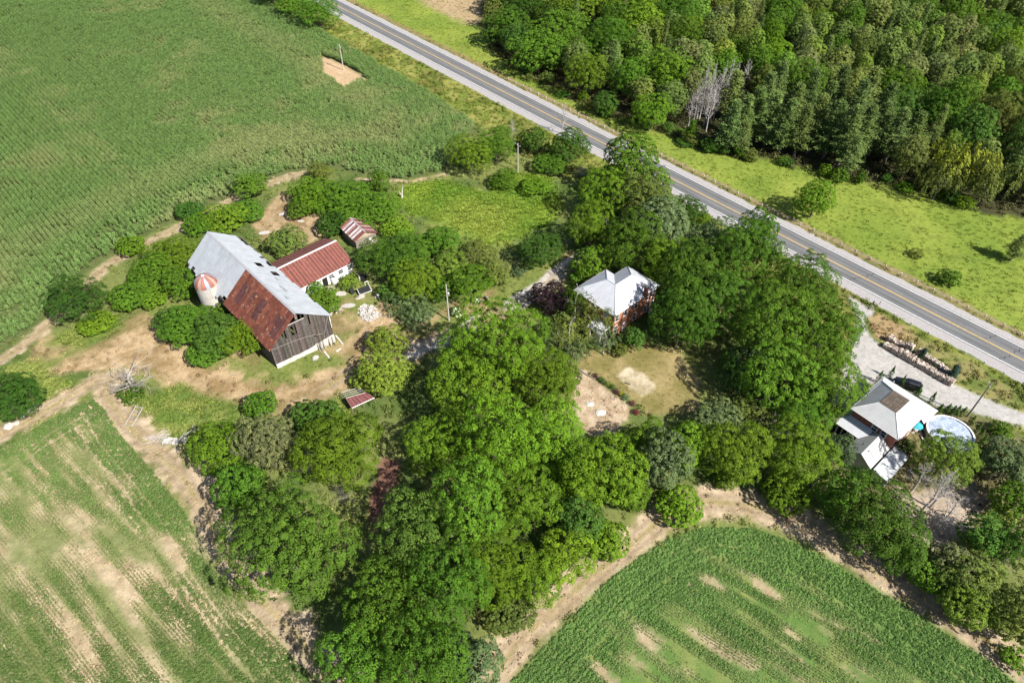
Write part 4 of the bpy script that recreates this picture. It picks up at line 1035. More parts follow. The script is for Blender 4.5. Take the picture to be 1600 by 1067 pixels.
for kk, (px, py, r, h) in enumerate ([(1142, 200, 20, 15), (1162, 192, 20, 17), (1180, 180, 22, 17), (1205, 190, 21, 17), (1228, 200, 20, 17), (1252, 205, 20, 17), (1275, 195, 21, 17), (1300, 205, 22, 18), (1325, 215, 22, 18), (1348, 210, 22, 18), (1372, 205, 22, 17), (1398, 215, 20, 16),
                       (1145, 150, 20, 16), (1195, 160, 20, 17), (1240, 170, 20, 17), (1290, 170, 20, 17), (1335, 175, 20, 18), (1380, 175, 20, 17), (1215, 140, 18, 16), (1265, 150, 18, 16), (1310, 140, 20, 17), (1355, 150, 20, 17), (1425, 215, 22, 15), (1160, 215, 16, 12), (1330, 245, 18, 13)]):
    L6 = (ORD[kk] + ' tall olive pine from the bare trees along the front of the stand') if kk < 12 else (ORD[kk - 12] + ' olive pine from the left in the rear row of the stand') if kk < 22 else ['olive pine at the right end of the stand', 'short olive pine standing out in front at the left of the stand', 'short olive pine standing out into the meadow before the stand'][kk - 22]
    T('pine', px, py, r * 1.5, h * trng.uniform(.82, 1.02), PN, L6, G6)
T('willow', 1500, 262, 46, 14, YL, 'yellow green tree at the meadow edge of the wood on the right', name='leafy_tree')
T('willow', 1545, 285, 40, 13, (.15, .165, .04), 'yellowish tree right of the brighter one at the meadow edge', name='leafy_tree')
T('willow', 1470, 285, 34, 10, OL, 'olive tree left of the yellow green one at the meadow edge', name='leafy_tree')
T('pine', 1585, 260, 26, 13, PN, 'large olive pine beside the yellowish trees at the right edge', name='pine_tree')
for (px, py, h) in [(1100, 150, 15), (1112, 142, 17), (1123, 148, 15), (1088, 165, 12), (1148, 130, 13), (1165, 122, 12), (1107, 158, 15), (1117, 155, 16), (1094, 158, 13), (1080, 172, 11), (1127, 138, 16), (1102, 140, 16), (1111, 168, 15), (1140, 128, 15)]:
    T('dead', px, py, 15, h, None, 'bare grey dead tree in the gap between broadleaf trees and pines', 'bare trees in the wood')
# --- the rest of the wood
plant('ash', 32.3, 98.6, 3.6, 16.2, MG, 'tall tree close to the right end wall of the farmhouse')
TW = {OLF: 'olive', BRF: 'bright green', TANF: 'tan green', YGF: 'yellow green', MG: 'mid green', BR: 'bright green', OL: 'olive', BG: 'blue green', DO: 'dark green', PN: 'olive'}
def wood_label(what, x, y, R, tint):
    zc = y * _c + (H - 10) * _s; px = 800 + _f * x / zc; py = 533.5 + _f * (-y * _s + (H - 10) * _c) / zc
    where = 'at the top edge of the picture' if py < 25 else 'at the left end of the wood' if px < 900 else 'behind the front row of broadleaf trees' if px < 1090 else 'behind the bare dead trees' if px < 1170 else 'behind the stand of pines' if px < 1420 else 'behind the yellowish trees on the right of the wood' if px < 1560 else 'at the right edge of the wood'
    return ('small ' if R < 3.8 else 'wide ' if R > 5.2 else '') + TW[tint] + ' ' + what + ' ' + where
def fill_wood():
    P = PO['forest']; cells = {}
    pts = [(x, y) for x, y, R in TREES]
    cand = []
    for _ in range(9000):
        x = trng.uniform(-15, 235); y = trng.uniform(115, 325); cand.append((x, y))
    A = np.array(cand); d = sdist(A[:, 0], A[:, 1], P); v = in_view(A[:, 0], A[:, 1], 9)
    n = fbm(A[:, 0], A[:, 1], 26, 123); n2 = fbm(A[:, 0], A[:, 1], 40, 323)
    cnt = 0; occ = list(TREES)
    for (x, y), dd, vv, nn, n3 in zip(cand, d, v, n, n2):
        if not vv or dd < 4: continue
        far = y > 215
        R = trng.uniform(3.0, 4.6) if nn > .55 else trng.uniform(4.2, 6.6)
        if any((x - a) ** 2 + (y - b) ** 2 < (0.77 * (R + r)) ** 2 for a, b, r in occ): continue
        # a storm-felled gap near the top right
        g = at(1470, 30)[:2]
        if (x - g[0]) ** 2 + (y - g[1]) ** 2 < 60: continue
        g = at(1108, 195)[:2]
        if (x - g[0]) ** 2 + (y - g[1]) ** 2 < 45: continue
        occ.append((x, y, R)); cnt += 1
        if nn > .55:
            if trng.random() < .15: plant('pine', x, y, R * .95, trng.uniform(13, 17), PN, wood_label('pine', x, y, R, PN), 'pines inside the wood')
            else:
                tt = trng.choice([OLF, OLF, BRF, TANF, YGF]); plant('poplar', x, y, R * 1.0, trng.uniform(11, 15), tt, wood_label('slim tree', x, y, R, tt), 'slim trees inside the wood')
        else:
            tt = trng.choice([MG, BR, MG, OL, BG, DO]); plant(trng.choice(['ash', 'maple', 'maple']), x, y, R, trng.uniform(9.5, 16), tt, wood_label('broadleaf tree', x, y, R, tt), 'wide trees inside the wood')
    E = np.array([at(x, y)[:2] for x, y in ((800, 112), (860, 146), (930, 184), (1000, 200), (1070, 228), (1120, 246), (1200, 258), (1330, 288), (1440, 306), (1540, 340))])
    for k in range(34):
        t = k / 34 * (len(E) - 1.001); i = int(t); p = E[i] + (E[i + 1] - E[i]) * (t - i)
        plant('bush', p[0] + trng.uniform(-2, 3), p[1] + trng.uniform(0, 4), trng.uniform(1.2, 2.8), trng.uniform(1.6, 4), trng.choice([BR, MG, OL, DG]), 'green shrub at the foot of the wood along the meadow', 'shrubs at the foot of the wood')
    print('wood trees', cnt)
fill_wood()
T('brush', 1470, 35, 26, 3, None, 'fallen dry branches in a gap of the wood near the top', None)
print('trees', len(TREES))

# ================================================================== BUILDINGS
orng = random.Random(21)
M_ROOFC = mat_objcol('painted_roof_metal', 0.55, 0.35, var=0.10, scale=0.9)
M_GALV = mat_objcol('galvanised_sheet', 0.5, 0.4, var=0.09, scale=0.7, stain=((0.40, 0.36, 0.33), 0.9, 0.66))
M_RUST = mat_objcol('rusted_sheet', 0.85, 0.15, var=0.35, scale=1.6, stain=((0.36, 0.22, 0.13), 1.1, 0.57), bump=0.2)
M_RED = mat_objcol('red_rusted_panel', 0.75, 0.2, var=0.22, scale=1.4, stain=((0.34, 0.17, 0.12), 1.2, 0.64))
M_BOARD = mat_objcol('weathered_board', 0.9, 0.1, var=0.32, scale=2.2, bump=0.3)
M_WOODD = mat_plain('dark_timber', (0.07, 0.055, 0.045), 0.9, 0.1)
M_LIME = mat_plain('whitewashed_stone', (0.50, 0.475, 0.43), 0.9, 0.1, var=0.25, scale=1.6, bump=0.5)
M_WHITE_P = mat_plain('white_paint', (0.66, 0.65, 0.63), 0.6, 0.3, var=0.10, scale=1.5)
M_TRIM = mat_plain('white_trim', (0.66, 0.65, 0.64), 0.5, 0.3, var=0.08)
M_GLASS = NT('window_glass').set((0.02, 0.025, 0.03), 0.08, 0.6)
M_DARKV = mat_plain('dark_gap', (0.02, 0.018, 0.016), 0.95, 0.05)
def mat_brick(name, c1, c2, mortar, scale=1.0):
    t = NT(name); tc = t.n('ShaderNodeTexCoord')
    b = t.n('ShaderNodeTexBrick'); b.inputs['Scale'].default_value = scale
    b.inputs['Color1'].default_value = (*c1, 1); b.inputs['Color2'].default_value = (*c2, 1); b.inputs['Mortar'].default_value = (*mortar, 1)
    b.inputs['Brick Width'].default_value = .24; b.inputs['Row Height'].default_value = .08; b.inputs['Mortar Size'].default_value = .008
    g = t.geo(); sp = t.n('ShaderNodeSeparateXYZ'); t.l(g, sp.inputs[0])
    ad = t.n('ShaderNodeMath', operation='ADD'); t.l(sp.outputs[0], ad.inputs[0]); t.l(sp.outputs[1], ad.inputs[1])
    cb = t.n('ShaderNodeCombineXYZ'); t.l(ad.outputs[0], cb.inputs[0]); t.l(sp.outputs[2], cb.inputs[1]); t.l(cb.outputs[0], b.inputs['Vector'])
    v = t.ramp(t.noise(1.2, 4, 0.7, g), [(0.3, (.8,) * 3), (0.7, (1.2,) * 3)])
    return t.set(t.mix(1.0, b.outputs[0], v, 'MULTIPLY'), 0.85, 0.15)
M_BRICK = mat_brick('red_brick', (0.30, 0.085, 0.04), (0.38, 0.13, 0.06), (0.30, 0.24, 0.19))
M_BRICK2 = mat_brick('brown_brick', (0.22, 0.06, 0.04), (0.27, 0.085, 0.05), (0.22, 0.18, 0.15))

def V3(p2, z): return np.array([p2[0], p2[1], z], float)
def unit2(a): a = np.asarray(a, float); return a / np.linalg.norm(a)
def sheets(parent, name, a, b, c, d, nu, nv, mat, color, t=0.03, proud=0.02, skip=None, ragged=None):
    """covers the slope a-b (lower edge), d-c (upper edge) with nu x nv sheets, each an object"""
    a, b, c, d = [np.asarray(p, float) for p in (a, b, c, d)]
    n = np.cross(b - a, d - a); n /= np.linalg.norm(n)
    def P(u, v): return (a * (1 - u) + b * u) * (1 - v) + (d * (1 - u) + c * u) * v
    for i in range(nu):
        for j in range(nv):
            u0, u1 = i / nu, (i + 1) / nu; v0, v1 = j / nv, (j + 1) / nv
            if skip and skip(P((u0 + u1) / 2, (v0 + v1) / 2), i, j): continue
            if ragged and j == 0: v0 = ragged(i)
            if v0 > v1 - .02: continue
            g = .012 * (1 / nu); off = n * (orng.uniform(0, proud) + .012 * j)
            q = [P(u0 + g, v0) + off, P(u1 - g, v0) + off, P(u1 - g, v1) + off, P(u0 + g, v1) + off]
            tw = n * orng.uniform(-.012, .012); q[0] = q[0] + tw; q[2] = q[2] + tw
            o = MB().slab(q, t).build(name, mat, parent); o.color = (*color(i, j, nu, nv), 1)
def ribs(parent, name, poly, along, sp, w, h, mat, z=0.0):
    """standing seams running up a roof face"""
    P = [np.asarray(p, float) for p in poly]; n = np.cross(P[1] - P[0], P[2] - P[0]); n /= np.linalg.norm(n)
    if n[2] < 0: n = -n
    e = np.asarray(along, float); e = e - n * (e @ n); e /= np.linalg.norm(e); f = np.cross(n, e); o = P[0]
    uv = [((p - o) @ e, (p - o) @ f) for p in P]; lo = min(u for u, v in uv); hi = max(u for u, v in uv); m = MB(); u = lo + sp * .5
    while u < hi:
        vs = []
        for k in range(len(uv)):
            (u0, v0), (u1, v1) = uv[k], uv[(k + 1) % len(uv)]
            if (u0 - u) * (u1 - u) < 0: vs.append(v0 + (v1 - v0) * (u - u0) / (u1 - u0))
        if len(vs) >= 2 and max(vs) - min(vs) > .3:
            a = o + e * u + f * (min(vs) + .06); b = o + e * u + f * (max(vs) - .06); s = e * w / 2; t = n * h
            m.add([a - s - n * .01, a + s - n * .01, b + s - n * .01, b - s - n * .01, a - s + t, a + s + t, b + s + t, b - s + t], [(4, 5, 6, 7), (0, 1, 5, 4), (1, 2, 6, 5), (2, 3, 7, 6), (3, 0, 4, 7)])
        u += sp
    return m.build(name, mat, parent)
def window(parent, p, axis, w, h, out, frame=M_TRIM, pane=M_GLASS, bars=True):
    """window in a wall: p centre of it on the wall face, axis along the wall, out away from the wall"""
    p = np.asarray(p, float); a = np.array([*unit2(axis), 0]); n = np.array([*unit2(out), 0]); up = np.array([0, 0, 1.0])
    def quad(c, ww, hh, d): return [c - a * ww / 2 - up * hh / 2 + n * d, c + a * ww / 2 - up * hh / 2 + n * d, c + a * ww / 2 + up * hh / 2 + n * d, c - a * ww / 2 + up * hh / 2 + n * d]
    def slab(m, c, ww, hh, d, t):
        q = quad(c, ww, hh, d)
        if np.cross(q[1] - q[0], q[2] - q[0]) @ n < 0: q = q[::-1]
        m.slab(q, t)
    m = MB(); t = .1
    slab(m, p + up * (h / 2 + t / 2), w + 2 * t, t, .07, .1); slab(m, p - up * (h / 2 + t / 2), w + 2 * t + .06, t, .09, .12)
    slab(m, p + a * (w / 2 + t / 2), t, h, .07, .1); slab(m, p - a * (w / 2 + t / 2), t, h, .07, .1)
    if bars: slab(m, p, w, .06, .06, .05)
    f = m.build('window', frame, parent)
    m = MB(); slab(m, p, w, h, .02, .05); m.build('pane', pane, f)
def wall_ring(parent, name, pts, z0, z1, mat, t=.25):
    """walls round a footprint given counter-clockwise"""
    m = MB(); k = len(pts)
    for i in range(k):
        a = np.asarray(pts[i], float); b = np.asarray(pts[(i + 1) % k], float)
        d = unit2(b - a); n = np.array([d[1], -d[0]])
        m.add([V3(a, z0), V3(b, z0), V3(b, z1), V3(a, z1)], [(0, 1, 2, 3)])
        ai = a - n * t + d * t; bi = b - n * t - d * t
        m.add([V3(ai, z0), V3(bi, z0), V3(bi, z1), V3(ai, z1)], [(3, 2, 1, 0)])
        m.add([V3(a, z1), V3(b, z1), V3(bi, z1), V3(ai, z1)], [(0, 1, 2, 3)])
    return m.build(name, mat, parent)
def jitcol(c, v): k = orng.uniform(1 - v, 1 + v); return tuple(x * k * orng.uniform(1 - v * .2, 1 + v * .2) for x in c)

# ------------------------------------------------------------------ the barn
def build_barn():
    A = np.array([-45.02, 90.14]); d = np.array([.7908, .612]); L = unit2((-.688, .726)); W = 12.25; LEN = 34.9; S = 6.2; n = np.array([d[1], -d[0]])
    zl, zr, zt = 5.45, 7.0, 10.9
    b = thing('barn', 'old timber barn with half rusted and half silver metal roof', 'barn')
    def q(s, u, z): return V3(A + d * s + L * u, z)
    roofz = lambda s: zl + (zt - zl) * s / S if s < S else zt + (zr - zt) * (s - S) / (W - S)
    # foundation, highest towards the yard corner
    m = MB(); K = 13
    for i in range(K):
        s0, s1 = W * i / K, W * (i + 1) / K; z0 = .95 + .95 * max(0, s0 - 6.5) / 5.7; z1 = .95 + .95 * max(0, s1 - 6.5) / 5.7
        p = -.22 + orng.uniform(-.06, .06); m.slab([q(s0, p, -.2), q(s1, p, -.2), q(s1, p, z1 + orng.uniform(-.06, .06)), q(s0, p, z0 + orng.uniform(-.06, .06))], .45)
    m.build('foundation', M_LIME, b)
    # gable boards, in two tiers
    zt_ = lambda s: 5.0 + .10 * s
    s = .04; k = 0
    while s < W - .1:
        w = orng.uniform(.24, .36); s1 = min(s + w, W); mid = (s + s1) / 2
        zb = .95 + .95 * max(0, mid - 6.5) / 5.7 + orng.uniform(-.08, .05)
        if orng.random() < .12: zb += orng.uniform(.2, .6)
        col = jitcol((.083, .072, .065), .36)
        def bd(za, zb2, off):
            o = MB().slab([q(s, -off, za), q(s1 - .025, -off, za), q(s1 - .025, -off, zb2), q(s, -off, zb2)], .03).build('wall_board', M_BOARD, b); o.color = (*jitcol(col, .12), 1)
        top = zt_(mid) - .02
        if abs(mid - 8.8) < .35: bd(zb, 3.25, .03); bd(3.75, top, .03)
        else: bd(zb, top, .03 + orng.uniform(0, .015))
        u = roofz(mid) - .12; lo = top - .12
        if 4.0 < mid < 7.55: u = min(u, 8.75)
        if u > lo + .3:
            if abs(mid - 8.4) < .22: bd(lo, 6.75, .06); bd(9.2, max(9.35, u), .06)
            elif abs(mid - 4.75) < .16 or abs(mid - 5.62) < .16: bd(lo, 5.95, .06); bd(8.2, 8.6, .06)
            elif abs(mid - 2.8) < .18 or abs(mid - 3.5) < .18: bd(lo, 5.9 if mid > 3 else 6.6, .06)
            else: bd(lo, u, .06 + orng.uniform(0, .015))
        s = s1; k += 1
    def beam(p0, p1, r, mat=M_WOODD, nm='beam'): MB().tube([p0, p1], r, 4).build(nm, mat, b)
    beam(q(4.0, -.10, 8.8), q(7.55, -.10, 8.85), .11, M_DEAD); beam(q(0, .2, 5.1), q(W, .2, 6.2), .12)
    for sx in (6.3, 4.6, 7.2): beam(q(sx, .5, 5.5), q(sx, .5, roofz(sx) - .2), .1)
    for zz in (9.0, 9.3, 9.6, 9.9): beam(q(6.0, .35, zz), q(6.5, .35, zz), .05, M_DEAD, 'rung')
    # long and rear walls
    for nm, s_, z_, sg in (('side_wall', 0, zl, -1), ('side_wall', W, zr, 1)):
        pts = [q(s_, 0, 0), q(s_, LEN, 0), q(s_, LEN, z_), q(s_, 0, z_)]
        if sg > 0: pts = [pts[1], pts[0], pts[3], pts[2]]
        o = MB().slab(pts[::-1] if sg < 0 else pts[::-1], .15).build(nm, M_BOARD, b); o.color = (.11, .095, .085, 1)
    o = MB().slab([q(W, LEN, 0), q(0, LEN, 0), q(0, LEN, zl), q(S, LEN, zt - .1), q(W, LEN, zr)], .12).build('rear_wall', M_BOARD, b); o.color = (.10, .088, .08, 1)
    # roof frame
    for i in range(13):
        u = .3 + i * (LEN - .6) / 12
        beam(q(.1, u, zl - .12), q(S, u, zt - .17), .07, nm='rafter'); beam(q(S, u, zt - .17), q(W, u, zr - .15), .07, nm='rafter')
    # roof sheets
    el = -.45; zel = zl + (zt - zl) * el / S; er = W + .4; zer = zt + (zr - zt) * (er - S) / (W - S)
    u0 = -.45; uf = LEN + .3
    t = float((at(386, 418.5, zt)[:2] - (A + d * S)) @ L)
    rust = [(.150, .050, .033), (.165, .056, .037), (.130, .045, .035), (.090, .037, .036)]
    def rc(i, j, nu, nv):
        if (i % 7 in (2, 3) and j in (1, 2)) or (i % 9 == 6 and j == 2): return jitcol(rust[3], .1)
        return jitcol(rust[orng.choice([0, 1, 1, 2])], .18)
    def gc(i, j, nu, nv): return jitcol((.38, .40, .425), .06)
    sheets(b, 'rusty_roof_sheet', q(el, t, zel), q(el, u0, zel), q(S, u0, zt), q(S, t, zt), 19, 4, M_RUST, rc)
    rag = {0: .10, 1: .02, 2: .13, 3: .05, 14: .16, 13: .10, 12: .0}
    sheets(b, 'roof_sheet', q(el, uf, zel), q(el, t + .02, zel), q(S, t + .02, zt), q(S, uf, zt), 15, 4, M_GALV, gc, ragged=lambda i: rag.get(i, 0))
    holes = [at(x, y, z)[:2] for x, y, z in ((406, 398.5, 8.0), (408.5, 414, 8.6), (419.5, 411, 7.8), (425, 426.5, 8.5), (387, 380, 7.5))]
    def sk(P, i, j): return any(np.hypot(*(P[:2] - h)) < .75 for h in holes)
    rr = random.Random(4)
    def ragr(i): return max(0, rr.uniform(-.05, .07)) + (.20 * smooth(33, 38, np.float64(i)) + (.10 * rr.random() if i > 24 else 0))
    sheets(b, 'roof_sheet', q(er, u0, zer), q(er, uf, zer), q(S, uf, zt), q(S, u0, zt), 39, 5, M_GALV, gc, skip=sk, ragged=ragr)
    for k, h in enumerate([at(438, 437, 8.6), at(452, 456, 8.9), at(455, 471, 9.3), at(447, 455, 8.4)]):   # lifted corners of sheets
        p = h[:2]; s_ = float((p - A) @ n); 
        dl = np.linalg.solve(np.stack([d, L], 1), p - A); zz = roofz(dl[0]) + .07
        m = MB().slab([V3(p, zz), V3(p + L * 1.1 - d * .1, zz + .10), V3(p + L * 1.2 - d * .5, zz + .52), V3(p - d * .5, zz + .42)], .02)
        o = m.build('lifted_sheet', M_GALV, b); o.color = (.33, .34, .36, 1)
    m = MB(); a0, a1 = q(S, u0, zt + .09), q(S, uf, zt + .09)
    for sg in (-1, 1):
        e = V3(A + d * (S + sg * .3) + L * u0, roofz(S + sg * .3) + .10); e1 = V3(A + d * (S + sg * .3) + L * uf, roofz(S + sg * .3) + .10)
        m.slab([a0, e, e1, a1] if sg > 0 else [a0, a1, e1, e], .015)
    o = m.build('ridge_cap', M_GALV, b); o.color = (.36, .36, .38, 1)
    # boards leaning along the foundation
    planks = []
    for i in range(6):
        s_ = orng.uniform(7.5, 12.0); o = MB().slab([q(s_, -.9 - orng.uniform(0, .5), 0), q(s_ + .22, -.9, 0), q(s_ + .26 + orng.uniform(-.3, .3), -.32, 1.5 + orng.uniform(0, .5)), q(s_ + .04, -.32, 1.6)], .04)
        o = o.build('loose_plank', M_BOARD); o.color = (*jitcol((.25, .225, .20), .35), 1)
        tag(o, 'loose pale plank leaning on the whitewashed foot of the barn', 'plank', 'planks leaning on the barn')
    # hanging cable and an eave board on the gable
    MB().tube([q(11.9, -.12, 6.8), q(11.2, -.25, 5.0), q(10.4, -.2, 3.2), q(10.2, -.2, 2.2)], .04, 4).build('cable', M_DEAD, b)
    MB().tube([q(.2, -.13, 4.9), q(3, -.13, 4.75), q(7, -.13, 4.3), q(10.2, -.15, 3.3)], .03, 4).build('cable', M_DEAD, b)
    return A, d, L
BA, BD, BL = build_barn()

# ------------------------------------------------------------------ the silo
def build_silo():
    c = (at(280 + 170 / 7.622, 340 + 830 / 7.622, 7.0) + at(280 + 415 / 7.622, 340 + 790 / 7.622, 7.0)) / 2
    zt = 7.0; R = 2.2; c = np.array([c[0] + .15, c[1] + .7])
    s = thing('silo', 'pale stave silo with a red and blue striped dome beside the barn', 'silo', (c[0], c[1], 0))
    M_ST = mat_plain('concrete_staves', (.40, .375, .34), .9, .1, var=.2, scale=.8, bump=.3)
    k = 14; hz = zt / k
    for i in range(k): MB().lathe((0, 0, i * hz), [(R, 0), (R, hz - .03), (R - .03, hz - .015), (R - .03, hz)], 28).build('stave_ring', M_ST, s)
    for i in range(k): MB().lathe((0, 0, i * hz + .24), [(R + .005, -.02), (R + .03, -.01), (R + .03, .01), (R + .005, .02)], 28).build('hoop', M_DEAD, s)
    M_DOME = mat_objcol('dome_paint', .55, .3, var=.22, scale=1.2, stain=((.5, .36, .30), .9, .64))
    prof = [(R + .06, zt - .05)] + [(R * math.cos(t) + .04, zt + R * .92 * math.sin(t)) for t in np.linspace(0, math.pi / 2 * .97, 8)]
    g = 16
    for i in range(g):
        a = 2 * math.pi * i / g; cl = (.27, .10, .075) if i % 2 == 0 else ((.24, .28, .34) if i % 4 == 1 else (.34, .22, .18))
        o = MB().lathe((0, 0, 0), prof, 2, a + .008, a + 2 * math.pi / g - .008).build('dome_panel', M_DOME, s, smooth_shade=True); o.color = (*jitcol(cl, .1), 1)
    MB().lathe((0, 0, 0), [(R - .06, zt - .06), (R - .12, zt + .1), (R * .7, zt + R * .58), (.02, zt + R * .8)], 20).build('dome_lining', M_DARKV, s)
    MB().lathe((0, 0, zt + R * .92 - .03), [(.32, 0), (.3, .06), (.02, .1)], 10).build('dome_cap', M_GALV, s)
    MB().box((R * .62, -R * .62, zt / 2), (.7, .7, zt), math.pi / 4).build('chute', M_ST, s)
build_silo()

# ------------------------------------------------------------------ the annex with the red roof
def build_annex():
    a = unit2((.722, .692)); bb = np.array([-a[1], a[0]]); O = np.array([-34.82, 119.41]) - a * 16.2
    N = thing('barn_annex', 'long white walled annex with a faded red metal roof', 'annex')
    LN = 16.2; W = 12.0; ze, zr = 3.0, 5.5
    q = lambda u, v, z: V3(O + a * u + bb * v, z)
    npan = 21
    red = lambda i, j, nu, nv: jitcol((.145, .047, .036), .14)
    sheets(N, 'roof_panel', q(0, 0, ze), q(LN, 0, ze), q(LN, W / 2, zr), q(0, W / 2, zr), npan, 1, M_RED, red, .04, .01)
    sheets(N, 'roof_panel', q(LN, W, ze), q(0, W, ze), q(0, W / 2, zr), q(LN, W / 2, zr), npan, 1, M_RED, red, .04, .01)
    M_SEAM = mat_plain('faded_seam', (.36, .22, .19), .7, .2, var=.2)
    for i in range(npan + 1):
        u = min(max(LN * i / npan, .04), LN - .04)
        MB().slab([q(u - .03, -.02, ze + .075), q(u + .03, -.02, ze + .075), q(u + .03, W / 2, zr + .075), q(u - .03, W / 2, zr + .075)], .07).build('seam', M_SEAM, N)
        MB().slab([q(u + .045, W + .02, ze + .075), q(u - .045, W + .02, ze + .075), q(u - .045, W / 2, zr + .075), q(u + .045, W / 2, zr + .075)], .07).build('seam', M_SEAM, N)
    m = MB(); r0, r1 = q(0, W / 2, zr + .14), q(LN + .05, W / 2, zr + .14)
    m.slab([q(0, W / 2 - .28, zr + .02), q(LN + .05, W / 2 - .28, zr + .02), r1, r0], .02); m.slab([q(LN + .05, W / 2 + .28, zr + .02), q(0, W / 2 + .28, zr + .02), r0, r1], .02)
    o = m.build('ridge_cap', M_GALV, N); o.color = (.62, .56, .54, 1)
    fw = .45
    wall_ring(N, 'wall', [O + a * .3 + bb * fw, O + a * (LN - .4) + bb * fw, O + a * (LN - .4) + bb * (W - fw), O + a * .3 + bb * (W - fw)], 0, 2.95, M_WHITE_P)
    m = MB().slab([q(LN - .4, fw, 2.95), q(LN - .4, W - fw, 2.95), q(LN - .4, W / 2, 5.25)], .1); m.build('gable', M_WHITE_P, N)
    out = -bb
    for px, py in ((516.5, 431), (531.5, 424), (547.8, 417)):
        p = at(px, py, 1.75)[:2]; u = float((p - O) @ a); window(N, q(u, fw, 1.75), a, 1.15, .95, out, bars=True)
    MB().box((*(O + a * 8.9 + bb * (fw - .04)), 1.1), (1.2, .1, 2.2), math.atan2(a[1], a[0])).build('door', M_DARKV, N)
build_annex()

# ------------------------------------------------------------------ little shed with striped roof
def build_shed():
    r = unit2((.61, -.79)); p = np.array([-r[1], r[0]]) * -1   # p points to the left eave
    p = np.array([r[1], -r[0]])
    if p @ np.array([-1, -.6]) < 0: p = -p
    O = (np.array([-38.0, 134.8]) + np.array([-33.5, 129.0])) / 2 - r * 3.7
    N = thing('small_shed', 'small shed with rust striped metal roof in the scrub', 'shed')
    q = lambda u, v, z: V3(O + r * u + p * v, z); LN = 7.4; HW = 2.95; ze, zr = 2.55, 4.0
    pat = [1, 1, 0, 2, 0, 1, 2, 0, 1, 0, 2, 1]
    def c1(i, j, nu, nv): return jitcol([(.46, .45, .47), (.17, .06, .045), (.27, .15, .13)][pat[i % 12]], .12)
    def c2(i, j, nu, nv): return jitcol((.16, .062, .055) if i % 3 else (.30, .22, .21), .12)
    sheets(N, 'roof_sheet', q(LN, HW, ze), q(0, HW, ze), q(0, 0, zr), q(LN, 0, zr), 12, 1, M_RUST, c1, .03, .03)
    sheets(N, 'roof_sheet', q(0, -HW, ze), q(LN, -HW, ze), q(LN, 0, zr), q(0, 0, zr), 12, 1, M_RUST, c2, .03, .03)
    o = MB().tube([q(-.05, 0, zr + .03), q(LN + .05, 0, zr + .03)], .09, 6).build('ridge_cap', M_GALV, N); o.color = (.5, .49, .5, 1)
    e = HW - .3
    cs = [O + r * .3 + p * e, O + r * .3 - p * e, O + r * (LN - .3) - p * e, O + r * (LN - .3) + p * e]
    if np.cross(np.append(cs[1] - cs[0], 0), np.append(cs[2] - cs[1], 0))[2] < 0: cs = cs[::-1]
    o = wall_ring(N, 'wall', cs, 0, 2.6, M_BOARD, .1); o.color = (.20, .17, .14, 1)
    for u in (.3, LN - .3):
        g = [q(u, e, 2.55), q(u, -e, 2.55), q(u, 0, 3.85)]
        o = MB().slab(g if u > 1 else g[::-1], .06).build('gable', M_BOARD, N); o.color = (.34, .28, .2, 1)
    MB().box((*(O + r * (LN - .28) - p * 1.2), 1.3), (.06, .8, 1.0), math.atan2(r[1], r[0])).build('shutter', M_WHITE_P, N)
build_shed()

